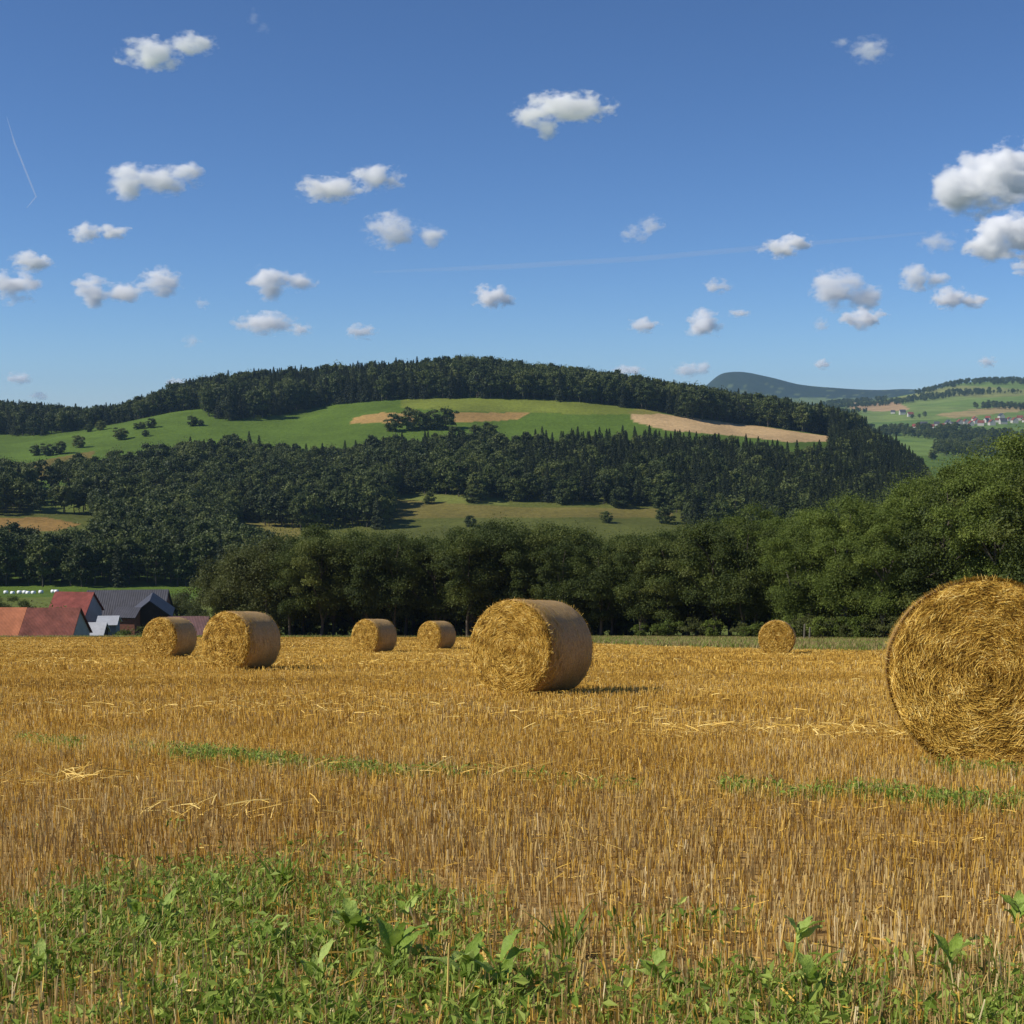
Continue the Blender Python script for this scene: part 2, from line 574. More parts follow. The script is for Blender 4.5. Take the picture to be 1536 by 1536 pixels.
def conifer(seed, h, Rb, n_leaf, leaf):
    g = np.random.default_rng(seed)
    tr, cr = Geo(), Geo()
    tube(tr, [(0, 0, -.5), (0, 0, h * .5), (0, 0, h * .97)], [h * .014, h * .009, h * .002], 6)
    nb = int(h * 6)
    per = max(4, n_leaf // nb)
    for b in range(nb):
        s = (b + g.uniform(0, 1)) / nb
        z = h * (.08 + .92 * s)
        r = Rb * (1 - s) ** .8 * g.uniform(.7, 1.12) + .15
        az = b * 2.4 + g.uniform(-.4, .4)
        u = np.sqrt(g.uniform(0.02, 1, per))
        n = per
        side = g.normal(0, .16, n) * r * u
        px = math.cos(az) * r * u - math.sin(az) * side
        py = math.sin(az) * r * u + math.cos(az) * side
        pz = z - r * u * g.uniform(.25, .5) + .12 * r * u * u - np.abs(side) * .5
        nr = np.stack([np.full(n, math.cos(az) * .4), np.full(n, math.sin(az) * .4), np.full(n, .8)], -1) + g.normal(0, .45, (n, 3))
        sz = leaf * g.uniform(.6, 1.2, n) * (.5 + .5 * (1 - s))
        leaves(cr, np.stack([px, py, pz], -1), nr, sz, sz * .55, np.clip(g.normal(.42, .2, n), 0, 1), 0, g)
    return tr, cr


def merged(name, tr, cr, mb, mc):
    g = Geo()
    g.add(np.concatenate(cr.v), np.concatenate(cr.f), np.concatenate(cr.t), 0)
    g.add(np.concatenate(tr.v), np.concatenate(tr.f), np.concatenate(tr.t), 1)
    return g.mesh(name, [M[mc], M[mb]])


# near prototypes: an Empty with trunk and crown
NEAR = {}
def near_proto(key, name, *a, mats=('leaf_near', 'bark'), **kw):
    tr, cr = broadleaf(*a, mats=mats, **kw)
    NEAR[key] = (name, tr.mesh(name + ' trunk', M[mats[1]], True), cr.mesh(name + ' crown', M[mats[0]]))


for i in range(5):
    near_proto('row%d' % i, 'broadleaf_tree', 20 + i, 13.5, 4.2 + .3 * (i % 3), 54, 30000, .215, base=.15 if i < 3 else .03)
for i in range(3):
    near_proto('ash%d' % i, 'broadleaf_tree', 40 + i, 17, 5.2, 72, 44000, .21, base=.13 if i < 2 else .03, mats=('leaf_right', 'pale_bark'))
for i in range(2):
    near_proto('willow%d' % i, 'willow_tree', 60 + i, 10, 4.0, 44, 17000, .22, base=.05, mats=('leaf_willow', 'bark'), droop=.5)
for i in range(3):
    near_proto('shrub%d' % i, 'shrub', 80 + i, 3.0, 1.7, 18, 3000, .20, base=.02, limbs=5, trunk_r=.05,
               mats=('leaf_right' if i else 'leaf_willow', 'bark'))


def place_near(key, x, y, s, label, group, sz=1.0, cat='tree', z=None):
    name, mt, mc = NEAR[key]
    o = empty(name, (x, y, (tz(x, y) if z is None else z)), random.uniform(0, 6.28))
    o.scale = (s, s, s * sz)
    tag(o, label, cat, group)
    link('trunk' if cat != 'shrub' else 'stem', mt, o)
    link('crown' if cat != 'shrub' else 'foliage', mc, o)
    return o


# silhouette of the near row: photo column -> row of the tree tops
TOPS = [(255, 905), (290, 870), (330, 838), (400, 806), (440, 790), (520, 792), (620, 797), (690, 792), (770, 780), (850, 792), (900, 802),
        (1000, 792), (1040, 776), (1100, 770), (1150, 758), (1190, 764), (1260, 740), (1300, 732), (1340, 738), (1380, 708), (1430, 688),
        (1480, 668), (1536, 640), (1700, 600), (2000, 560)]
tx, ty = zip(*TOPS)
ROWD = [(255, 172), (440, 162), (768, 158), (950, 150), (1100, 140), (1300, 122), (1536, 106), (2000, 88)]
rx, ry = zip(*ROWD)
ntree = 0
px = 338.0
while px < 1980:
    for layer in range(5):
        d = np.interp(px, rx, ry) + layer * 5.5 + random.uniform(-1.5, 1.5)
        p = px + random.uniform(-12, 12) + layer * 18
        top = np.interp(p, tx, ty) + (random.uniform(-14, 4) if layer in (1, 3) else random.uniform(-4, 26))
        x = (p - 768) / F * d
        z0 = tz(x, d)
        zt = at(p, top, d).z
        hgt = zt - z0
        if p < 420:
            if layer > 2:
                continue
            key = 'willow%d' % random.randrange(2); h0 = 10.0
            lab, grp = 'pale olive willow at the left end of the tree row, beside the farm roofs', 'willows at the left end of the tree row'
        elif p < 1130:
            key = 'row%d' % (random.randrange(3) if layer < 2 else random.randrange(3, 5)); h0 = 13.5
            lab, grp = ('dark green broadleaf tree in the shaded middle stretch of the row behind the stubble field',
                        'dark broadleaf trees in the middle of the row')
        else:
            key = 'ash%d' % (random.randrange(2) if layer < 2 else 2) if random.random() < .75 else 'row%d' % random.randrange(3, 5)
            h0 = 17.0 if key[0] == 'a' else 13.5
            lab, grp = ('taller brighter green tree in the right stretch of the row, behind the grass verge',
                        'taller trees in the right part of the row')
        s = hgt / h0
        w = min(1.0, max(.78, .95 + random.uniform(-.1, .12)))
        if hgt < 3:
            continue
        o = place_near(key, x, d, s * w, lab, grp, 1 / w, z=z0)
        ntree += 1
    px += 5.0 / np.interp(px, rx, ry) * F * (.82 if px < 1100 else .95)

# understorey filling the depth of the wood
px = 330.0
while px < 1960:
    d = np.interp(px, rx, ry) + random.uniform(9, 30)
    x = (px - 768) / F * d
    place_near('shrub%d' % random.randrange(3), x, d, random.uniform(1.0, 1.7), 'tall shaded shrub deep inside the tree row, between its trunks', 'shaded shrubs inside the tree row', 1, 'shrub')
    px += random.uniform(14, 26)

# undergrowth shrubs along the foot of the row
for i in range(34):
    p = random.uniform(420, 1560) if i % 4 == 0 else random.uniform(950, 1560)
    d = np.interp(p, rx, ry) - random.uniform(1.0, 4.5)
    x = (p - 768) / F * d
    dark = p < 1000
    place_near('shrub%d' % random.randrange(3), x, d, random.uniform(.35, .75) if dark else random.uniform(.4, .95),
               'low shrub at the foot of the dark middle stretch of the tree row' if dark else 'low green shrub at the foot of the taller trees on the right',
               'shrubs under the middle of the row' if dark else 'shrubs under the right part of the row', 1, 'shrub')

# far tree prototypes, one mesh each
FARB = [merged('broadleaf tree', *broadleaf(100 + i, 16, 5.2, 26, 2600, 1.0, base=.06, limbs=4), 'bark', 'leaf_far') for i in range(4)]
FARC = [merged('spruce tree', *conifer(120 + i, 22, 4.3 + .35 * i, 3200, 1.3), 'bark', 'needle_far') for i in range(3)]

F1B = [(-400, 655), (0, 652), (30, 655), (67, 655), (133, 643), (180, 628), (233, 618), (267, 614), (302, 613), (312, 630), (360, 631), (417, 624), (467, 613),
       (512, 606), (612, 599), (679, 598), (812, 600), (865, 604), (912, 609), (979, 616), (1024, 627), (1124, 638), (1191, 646), (1244, 655), (1260, 662), (1400, 662)]
f1x, f1y = zip(*F1B)
F2 = [(-500, 772), (0, 773), (150, 770), (330, 776), (440, 797), (585, 793), (594, 742), (650, 742), (700, 747), (760, 751), (830, 756), (985, 761), (1020, 776), (1040, 800), (1250, 812),
      (1340, 812), (1392, 790), (1388, 694), (1345, 674), (1300, 664), (1246, 656), (1243, 706), (1180, 708), (1165, 697), (1050, 690), (950, 684), (830, 684), (760, 692), (740, 682),
      (690, 682), (575, 690), (512, 697), (470, 710), (400, 690), (300, 690), (240, 702), (170, 714), (140, 722), (60, 736), (0, 726), (-500, 726)]
F5 = [(140, 768), (340, 772), (348, 800), (345, 842), (150, 842), (150, 800)]
F2HOLE = [(52, 740), (120, 736), (118, 768), (50, 770)]
F3 = [(-500, 880), (250, 881), (420, 884), (420, 862), (345, 838), (300, 828), (240, 826), (150, 838), (110, 848), (0, 850), (-500, 846)]


def scatter(dmin, dmax, cmin, cmax, step, test):
    out = []
    y = dmin
    while y < dmax:
        x0, x1 = (cmin - 768) / F * y, (cmax - 768) / F * y
        xs = np.arange(x0, x1, step) + rng.uniform(-.45, .45, len(np.arange(x0, x1, step))) * step
        ys = y + rng.uniform(-.45, .45, len(xs)) * step
        zs = terrain_z(xs, ys)
        gx, gy = project(np.stack([xs, ys, zs], -1))
        k = test(gx, gy, ys)
        out.append(np.stack([xs, ys, zs, gx, gy], -1)[k])
        y += step
    return np.concatenate(out)


pts1 = scatter(985, 1270, -350, 1395, 7.5, lambda a, b, d: (b < np.interp(a, f1x, f1y) + np.where((a < 290) & (d > 1075), 9, 0)) & ((a < 1250) | (d > 1040)))
pts2 = scatter(560, 1150, -350, 1395, 7.0, lambda a, b, d: inpoly(a, b, F2) & ~inpoly(a, b, F2HOLE))
pts3 = scatter(425, 640, -350, 420, 6.5, lambda a, b, d: inpoly(a, b, F3) | inpoly(a, b, F5))
# woods and hedges in the far valley on the right
hed = []
for _ in range(9000):
    d = rng.uniform(1600, 4400)
    c = rng.uniform(1230, 1800)
    x = (c - 768) / F * d
    w = mnoise.noise(Vector((x / 300, d / 330, 5.0))) + (.9 if d > 4050 and c > 1370 else 0)
    if w > .12 and not (2450 < d < 2720 and c < 1560):
        z = tz(x, d)
        gx, gy = project(np.array([x, d, z]))
        if d < 2000 and gx < 1400:
            continue
        hed.append((x, d, z, float(gx), float(gy)))
hed = np.array(hed)


def p_conifer(gx, zone):
    if zone == 1:
        return np.interp(gx, [0, 250, 420, 660, 720, 860, 900, 1150, 1300], [.6, .5, .7, .55, .25, .2, .2, .4, .8])
    if zone == 2:
        return np.interp(gx, [0, 300, 560, 760, 900, 1390], [.08, .14, .18, .28, .55, .8])
    return np.interp(gx, [0, 400], [.12, .08])


cand = []
for zone, P in ((1, pts1), (2, pts2), (3, pts3)):
    for x, y, z, gx, gy in P:
        con = random.random() < p_conifer(gx, zone)
        if zone == 1:
            hgt = random.uniform(17, 25) * (np.interp(gx, [0, 120, 180, 280], [.85, .66, .72, .98]))
        elif zone == 2:
            hgt = random.uniform(15.5, 20.5) if con else random.uniform(11, 19)
            if gx > 1240:
                hgt *= np.interp(gy, [655, 700], [.8, 1])
        else:
            hgt = random.uniform(11, 17.5)
        if random.random() < .04:
            hgt *= 1.12
        cand.append((zone, bool(con), x, y, z, hgt, gx))
# the trees one sees largest stand as individuals, the remaining wood behind them as one mass
def seen(t):
    inside = -30 < t[6] < 1420
    return (t[5] / t[3]) * (1.0 if inside else .3)


ZL = {(3, False): ('round dark broadleaf tree in the low wood above the farm meadow', 'broadleaf trees of the low wood above the farm'),
      (3, True): ('narrow spruce in the low wood above the farm meadow', 'spruces of the low wood above the farm'),
      (2, False): ('rounded broadleaf tree in the wide wood across the middle of the hill', 'broadleaf trees of the middle hillside wood'),
      (2, True): ('pointed dark spruce in the wide wood across the middle of the hill', 'spruces of the middle hillside wood'),
      (1, False): ('rounded broadleaf tree in the wood on the hill crest', 'broadleaf trees of the crest wood'),
      (1, True): ('pointed dark spruce in the wood on the hill crest', 'spruces of the crest wood')}
mass = {True: [], False: []}
proto_obj = {True: [None] * 3, False: [None] * 4}
for con in (True, False):
    L = sorted([t for t in cand if t[1] == con], key=seen, reverse=True)
    keep = 290 if con else 185
    for i, (zone, _, x, y, z, hgt, gx) in enumerate(L):
        if i < keep:
            j = i % (3 if con else 4)
            o = link('spruce_tree' if con else 'broadleaf_tree', (FARC if con else FARB)[j])
            s = hgt / (22 if con else 16)
            w = s * random.uniform(.85, 1.15)
            o.location = (x, y, z)
            o.scale = (w, w, s)
            o.rotation_euler = (0, 0, random.uniform(0, 6.28))
            lab, grp = ZL[(zone, con)]
            tag(o, lab, 'tree', grp)
            if proto_obj[con][j] is None:
                proto_obj[con][j] = o
        else:
            mass[con].append((x, y, z, hgt / (22 if con else 16)))
for x, y, z, gx, gy in hed:
    mass[False].append((x, y, z, random.uniform(.55, 1.05)))


def gn_scatter(name, pts, protos, label, cat):
    P = np.array(pts)
    me = bpy.data.meshes.new(name)
    me.vertices.add(len(P))
    me.vertices.foreach_set('co', P[:, :3].astype(np.float32).ravel())
    me.attributes.new('size', 'FLOAT', 'POINT').data.foreach_set('value', (P[:, 3]).astype(np.float32))
    me.attributes.new('turn', 'FLOAT', 'POINT').data.foreach_set('value', rng.uniform(0, 6.28, len(P)).astype(np.float32))
    me.attributes.new('pick', 'INT', 'POINT').data.foreach_set('value', rng.integers(0, len(protos), len(P)).astype(np.int32))
    o = link(name, me)
    tag(o, label, cat, None, 'stuff')
    ng = bpy.data.node_groups.new(name, 'GeometryNodeTree')
    ng.interface.new_socket('Geometry', in_out='INPUT', socket_type='NodeSocketGeometry')
    ng.interface.new_socket('Geometry', in_out='OUTPUT', socket_type='NodeSocketGeometry')
    gi, go = ng.nodes.new('NodeGroupInput'), ng.nodes.new('NodeGroupOutput')
    def named(nm, ty):
        n = ng.nodes.new('GeometryNodeInputNamedAttribute')
        n.data_type = ty
        n.inputs['Name'].default_value = nm
        return [s for s in n.outputs if s.enabled and s.name == 'Attribute'][0]
    size, turn, pick = named('size', 'FLOAT'), named('turn', 'FLOAT'), named('pick', 'INT')
    cx = ng.nodes.new('ShaderNodeCombineXYZ')
    ng.links.new(turn, cx.inputs['Z'])
    sx = ng.nodes.new('ShaderNodeCombineXYZ')
    for q in 'XYZ':
        ng.links.new(size, sx.inputs[q])
    jn = ng.nodes.new('GeometryNodeJoinGeometry')
    for i, pr in enumerate(protos):
        oi = ng.nodes.new('GeometryNodeObjectInfo')
        oi.transform_space = 'ORIGINAL'
        oi.inputs['Object'].default_value = pr
        oi.inputs['As Instance'].default_value = True
        cmp_ = ng.nodes.new('FunctionNodeCompare')
        cmp_.data_type = 'INT'
        cmp_.operation = 'EQUAL'
        ins = [s for s in cmp_.inputs if s.enabled]
        ng.links.new(pick, ins[0])
        ins[1].default_value = i
        ip = ng.nodes.new('GeometryNodeInstanceOnPoints')
        ng.links.new(gi.outputs[0], ip.inputs['Points'])
        ng.links.new(cmp_.outputs[0], ip.inputs['Selection'])
        ng.links.new(oi.outputs['Geometry'], ip.inputs['Instance'])
        ng.links.new(cx.outputs[0], ip.inputs['Rotation'])
        ng.links.new(sx.outputs[0], ip.inputs['Scale'])
        ng.links.new(ip.outputs[0], jn.inputs[0])
    ng.links.new(jn.outputs[0], go.inputs[0])
    md = o.modifiers.new('scatter', 'NODES')
    md.node_group = ng
    return o


print('far trees', len(cand), 'mass', len(mass[True]), len(mass[False]), 'near', ntree)
gn_scatter('spruce_forest', mass[True], proto_obj[True], 'dark spruce woods over the crest and flank of the hill', 'forest')
gn_scatter('broadleaf_forest', mass[False], proto_obj[False], 'broadleaf woods and hedges over the hill and far valley', 'forest')

FARL = [merged('meadow tree', *broadleaf(140 + i, 16, 5.4, 44, 4200, .95, base=.0, limbs=4), 'bark', 'leaf_far') for i in range(4)]
# single trees on the meadows (column, row of the foot, height in metres, label)
LONE = [
    (72, 684, 9, 'broad dark bush standing on the left end of the upper meadow'), (55, 684, 8, 'bush touching the broad dark bush on the upper left meadow, on its left'),
    (90, 682, 9, 'bush touching the broad dark bush on the upper left meadow, on its right'),
    (118, 672, 9, 'round lone tree just right of the broad bush on the upper left meadow'),
    (182, 660, 9.5, 'upright lone tree in the middle of the upper left meadow'),
    (135, 648, 7, 'small tree below the wood edge on the upper left meadow'),
    (152, 646, 8, 'second small tree below the wood edge on the upper left meadow'),
    (206, 645, 5, 'low bush left of the hedge tree on the upper left meadow'), (215, 644, 5.5, 'low hedge bush between two taller ones on the upper left meadow'),
    (228, 642, 8, 'taller hedge tree at the end of the bushes on the upper left meadow'),
    (219, 655, 5, 'tiny lone bush under the hedge on the upper left meadow'),
    (290, 640, 8, 'small tree near the corner of the crest wood, left of the pale track'), (303, 640, 5, 'little bush beside the small tree near the crest wood corner'),
    (590, 648, 14, 'leftmost tree of the clump on the green upper meadow'), (616, 645, 17, 'tall round tree of the clump on the green upper meadow'),
    (633, 645, 14, 'middle tree of the clump on the green upper meadow'), (650, 645, 15, 'tree left of the tallest right one in the meadow clump'),
    (668, 645, 17, 'tall rightmost tree of the clump on the green upper meadow'),
    (735, 668, 16, 'dark tree rising from the wood edge right of the meadow clump'), (715, 668, 14, 'dark tree at the wood edge between clump and meadow'),
    (655, 740, 17, 'large spreading tree in front of the wood above the lower meadow'),
    (643, 757, 7, 'round bush on the lower meadow left of the spreading tree'), (718, 752, 15, 'narrow tree in front of the wood above the lower meadow'),
    (708, 755, 8, 'low bush at the foot of the narrow tree on the lower meadow'), (775, 752, 13, 'pale green tree at the wood edge by the lower meadow'),
    (845, 758, 14, 'greyish round tree at the right end of the lower meadow wood edge'), (990, 764, 12, 'brownish round tree at the wood edge by the lower meadow end'),
    (930, 762, 11, 'brownish tree left of the one at the lower meadow end'),
    (1398, 690, 14, 'lone dark tree on the green field right of the hill end'),
    (705, 792, 6, 'dark bush on the lower meadow just above the tree row'), (910, 785, 6, 'dark bush low on the meadow, left of a taller one'), (1000, 785, 9, 'dark bush at the right end of the lower meadow'),
]
for i, (p, row, hgt, lab) in enumerate(LONE):
    dl = dd[(dd > 480) & (dd < 1700)]
    zz = terrain_z((p - 768) / F * dl, dl)
    gx, gy = project(np.stack([(p - 768) / F * dl, dl, zz], -1))
    j = int(np.argmax(gy <= row))
    d = float(dl[j]); x = (p - 768) / F * d
    o = link('broadleaf_tree' if hgt > 7.5 else 'bush', FARL[i % 4])
    s = hgt * 1.17 / 16
    o.location = (x, d, tz(x, d) - .17 * hgt)
    w = s * (1.1 if hgt > 10 else 1.3)
    o.scale = (w, w, s)
    o.rotation_euler = (0, 0, i * 1.7)
    tag(o, lab, 'tree' if hgt > 7.5 else 'bush')


# ------------------------------------------------------------------ bales
BR, BW = .75, 1.22
k = NT('bale core')
tc = k.n('ShaderNodeTexCoord').outputs['Object']
fine = k.noise(26, 6, .75, tc)
midn = k.noise(4.2, 4, .6, tc)
c = k.ramp(fine, [(0.27, (.13, .066, .013, 1)), (0.72, (.66, .43, .10, 1)), (0.46, (.36, .20, .034, 1))])
c = k.mix(1.0, c, k.ramp(midn, [(0.35, (.74, .66, .52, 1)), (0.65, (1.1, 1.07, 1.0, 1))]), 'MULTIPLY')
M['bale_core'] = k.finish(c, .8, k.bump(fine, 1.0, .03), 0, .2)
k = NT('net wrap')
tc = k.n('ShaderNodeTexCoord').outputs['Object']
mp = k.n('ShaderNodeMapping')
mp.inputs['Scale'].default_value = (1, 14, 1)
k.l(tc, mp.inputs['Vector'])
st = k.noise(5, 5, .7, mp.outputs[0])
fi = k.noise(30, 5, .7, tc)
c = k.ramp(st, [(0.3, (.32, .190, .060, 1)), (0.7, (.58, .39, .150, 1))])
c = k.mix(1.0, c, k.ramp(fi, [(0.3, (.72, .70, .68, 1)), (0.7, (1.22, 1.2, 1.2, 1))]), 'MULTIPLY')
M['net_wrap'] = k.finish(c, .6, k.bump(fi, .7, .02), 0, .35)


def bale_meshes(seed, n_strand, sw, flank=0):
    """axis along local Y; the visible end faces -Y; origin at the resting point"""
    g = np.random.default_rng(seed)
    seg, hw = 96, BW / 2

    def rad(th, y):
        r = BR * (1 + .012 * mnoise.noise(Vector((math.cos(th) * 2.2, math.sin(th) * 2.2, y * 2 + seed))) + .006 * mnoise.noise(Vector((math.cos(th) * 9, math.sin(th) * 9, y * 9 + seed))))
        s = math.sin(th)
        if s < -.8:
            r *= 1 - .055 * (abs(s) - .8) / .2          # flattened where it rests
        return r
    net, core = Geo(), Geo()
    # the wrapped flank
    prof = [(-hw + .01, .965), (-hw + .03, .985), (-hw + .09, 1.0), (-hw + .2, 1.005), (-.2, 1.008), (0, 1.003), (.2, 1.008), (hw - .2, 1.005), (hw - .09, 1.0), (hw - .03, .985), (hw - .01, .965)]
    v, f = [], []
    for i, (y, m) in enumerate(prof):
        for j in range(seg):
            th = 2 * math.pi * j / seg
            r = rad(th, y) * m
            v.append((r * math.cos(th), y, r * math.sin(th) + BR))
    for i in range(len(prof) - 1):
        for j in range(seg):
            f.append((i * seg + j, i * seg + (j + 1) % seg, (i + 1) * seg + (j + 1) % seg, (i + 1) * seg + j))
    net.add(v, f)
    # the two straw ends with coiled ridges
    for sgn in (-1, 1):
        rings = 40
        v, f = [], []
        for i in range(rings + 1):
            q = i / rings
            for j in range(seg):
                th = 2 * math.pi * j / seg
                r = rad(th, sgn * hw) * .972 * q
                coil = .014 * math.sin(2 * math.pi * (q * 9 + j / seg))
                lump = .030 * mnoise.noise(Vector((r * math.cos(th) * 5, sgn * 3 + seed, r * math.sin(th) * 5))) + .03 * mnoise.noise(Vector((r * math.cos(th) * 1.8, 9 + sgn + seed, r * math.sin(th) * 1.8)))
                y = hw + .035 * (1 - q * q) - .05 * max(0, q - .93) / .07 + (coil + lump) * min(1, (1 - q) * 8)
                v.append((r * math.cos(th), sgn * y, r * math.sin(th) + BR))
        for i in range(rings):
            for j in range(seg):
                a = (i * seg + j, i * seg + (j + 1) % seg, (i + 1) * seg + (j + 1) % seg, (i + 1) * seg + j)
                f.append(a if sgn < 0 else a[::-1])
        core.add(v, f)
    # loose straw ends: curved ribbons following the coil, most on the seen end
    nb = n_strand
    q = np.sqrt(g.uniform(0.0, 1, nb)) * .97
    th = g.uniform(0, 2 * np.pi, nb)
    sg = np.where(g.uniform(size=nb) < .85, -1, 1)
    L = g.uniform(.025, .12, nb)
    ang = g.normal(0, .6, nb) + (g.uniform(size=nb) < .35) * g.uniform(-1.6, 1.6, nb)
    lift = g.uniform(.0, .045, nb) + .012
    clump = np.array([mnoise.noise(Vector((a * math.cos(b) * 4 + seed, a * math.sin(b) * 4, 2))) for a, b in zip(q, th)])
    clump2 = np.array([mnoise.fractal(Vector((a * math.cos(b) * 9 + seed, a * math.sin(b) * 9, 5)), .8, 2.1, 3) for a, b in zip(q, th)])
    tint = np.clip(.50 + .34 * clump + .26 * clump2 + g.normal(0, .19, nb), 0, 1)
    W = sw * g.uniform(.6, 1.5, nb)
    roll = g.uniform(-.9, .9, nb)
    segs = 3
    P = []
    for s in range(segs + 1):
        e = (s / segs - .5) * L
        rr = q * BR + e * np.sin(ang)
        tt = th + e * np.cos(ang) / np.maximum(q * BR, .12)
        rr = np.clip(rr, 0, BR * .985)
        up = lift + .02 * (s / segs) * g.uniform(-.4, 1, nb)
        y = sg * (hw + .035 * (1 - (rr / BR) ** 2) + up - .05 * np.clip(rr / BR - .93, 0, 1) / .07)
        cx, cz = rr * np.cos(tt), rr * np.sin(tt)
        nx, nz = np.cos(tt), np.sin(tt)
        w = W * (1 if s in (1, 2) else .6)
        o = np.stack([nx * w * np.cos(roll), sg * w * np.sin(roll), nz * w * np.cos(roll)], -1) * .5
        c_ = np.stack([cx, y, cz + BR], -1)
        P += [c_ - o, c_ + o]
    V = np.stack(P, 1)                                     # nb, 8, 3
    base = (np.arange(nb) * 8)[:, None, None]
    fq = np.array([[0, 1, 3, 2], [2, 3, 5, 4], [4, 5, 7, 6]])[None] + base
    core.add(V, fq.reshape(-1, 4), np.repeat(tint, 8), 1)
    # a fringe of ends sticking past the rim
    nf = n_strand // 22
    th = g.uniform(0, 2 * np.pi, nf)
    ysg = np.where(g.uniform(size=nf) < .8, -1, 1) * (hw - g.uniform(-.02, .10, nf))
    p0 = np.stack([np.cos(th) * BR * .95, ysg, np.sin(th) * BR * .95 + BR], -1)
    dr = unit(np.stack([np.cos(th), np.sign(ysg) * g.uniform(-.2, 1.2, nf), np.sin(th)], -1) + g.normal(0, .9, (nf, 3)))
    tan = np.stack([-np.sin(th), np.zeros(nf), np.cos(th)], -1)
    Lf = g.uniform(.03, .085, nf)[:, None]
    V = np.stack([p0 - tan * sw * .5, p0 + tan * sw * .5, p0 + dr * Lf + tan * sw * .3, p0 + dr * Lf - tan * sw * .3], 1)
    core.add(V, np.arange(nf * 4).reshape(nf, 4), np.repeat(np.clip(g.normal(.55, .2, nf), 0, 1), 4), 1)
    nk = flank
    if nk:
        th = g.uniform(0, 2 * np.pi, nk)
        yy = np.where(g.uniform(size=nk) < .6, -hw + np.abs(g.normal(0, .16, nk)), g.uniform(-hw, hw, nk))
        Lk = g.uniform(.04, .16, nk)
        an = g.normal(0, .5, nk)
        P = []
        rl = BR * 1.006 + g.uniform(.0, .022, nk)
        for q_ in (-.5, .5):
            tt = th + q_ * Lk * np.cos(an) / BR
            y_ = np.clip(yy + q_ * Lk * np.sin(an), -hw - .03, hw)
            rr = rl + q_ * g.uniform(-.02, .02, nk) - .035 * np.clip((-y_ - hw + .08) / .08, 0, 1)
            for w_ in (-.5, .5):
                P.append(np.stack([rr * np.cos(tt), y_ + w_ * sw, rr * np.sin(tt) + BR], -1))
        V = np.stack([P[0], P[1], P[3], P[2]], 1)
        core.add(V, np.arange(nk * 4).reshape(nk, 4), np.repeat(np.clip(g.normal(.42, .22, nk), 0, 1), 4), 1)
    return core.mesh('bale straw', [M['bale_core'], M['bale_strand']]), net.mesh('bale net', M['net_wrap'], True)


BN = Vector((0, SLOPE, 1)).normalized()
def place_bale(meshes, px, y, yaw, label, size=1.0, roll=0.0):
    x = (px - 768) / F * y * 1.0
    al = math.atan2(x, y)
    w = al + R(yaw)
    ax = Vector((math.sin(w), math.cos(w), 0))
    ax.z = -SLOPE * ax.y
    ax.normalize()
    rt = ax.cross(BN).normalized()
    m = Matrix((rt, ax, BN)).transposed().to_4x4()
    p = Vector((x, y, field_z(y))) - BN * .035
    o = empty('round_bale', p)
    o.rotation_mode = 'XYZ'
    o.rotation_euler = m.to_euler()
    o.scale = (size,) * 3
    tag(o, label, 'straw bale', 'round bales on the stubble field')
    c = link('straw_core', meshes[0], o)
    n = link('net_wrap', meshes[1], o)
    return o


BA = bale_meshes(1, 52000, .0042, 16000)
BB = bale_meshes(2, 22000, .0055, 1800)
BC = bale_meshes(3, 9000, .009, 700)
BD = bale_meshes(4, 8000, .010, 600)
# cast look: column of the middle, distance, turn
place_bale(BA, 1487, 10.9, -5, 'nearest and largest straw bale, cut off by the right edge, end face towards us', 1.01)
place_bale(BB, 799, 21.5, 33, 'large straw bale in the middle of the field, bright end, dark shaded flank', 1.06)
place_bale(BC, 357, 33.7, 39, 'left pair of bales: the larger one, nearer the middle, before the trees', 1.04)
place_bale(BD, 248, 48.0, 36, 'straw bale farthest left, right below the dark barn gable', 1.02)
place_bale(BC, 559, 56.5, 40, 'small straw bale before the dark trees, left and larger of that middle pair', 1.02)
place_bale(BD, 654, 65.5, 38, 'smallest straw bale, just left of the large middle one, before the dark trees', 1.0)
place_bale(BD, 1171, 54.0, 3, 'lone small straw bale seen end on before the grass verge and right trees', .98)

# ------------------------------------------------------------------ stubble, loose straw, weeds
BALES = [((o.location.x, o.location.y)) for o in bpy.data.objects if o.name.startswith('round_bale')]


def fieldpts(y0, y1, dens, xm=.47, pad=5.0):
    n = int(dens * (xm * (y1**2 - y0**2) + 2 * pad * (y1 - y0)))
    # area-uniform in the wedge
    y = rng.uniform(y0, y1, 3 * n)
    hw = xm * y + pad
    keep = rng.uniform(0, 1, 3 * n) < hw / (xm * y1 + pad)
    y, hw = y[keep][:n], hw[keep][:n]
    return rng.uniform(-1, 1, len(y)) * hw, y


def nz(x, y, s, off=0.0, sy=None):
    sy = sy or s
    return np.array([mnoise.noise(Vector((a / s, b / sy, off))) for a, b in zip(x, y)])


def pxpy(x, y):
    return project(np.stack([x, y, -SLOPE * y], -1))


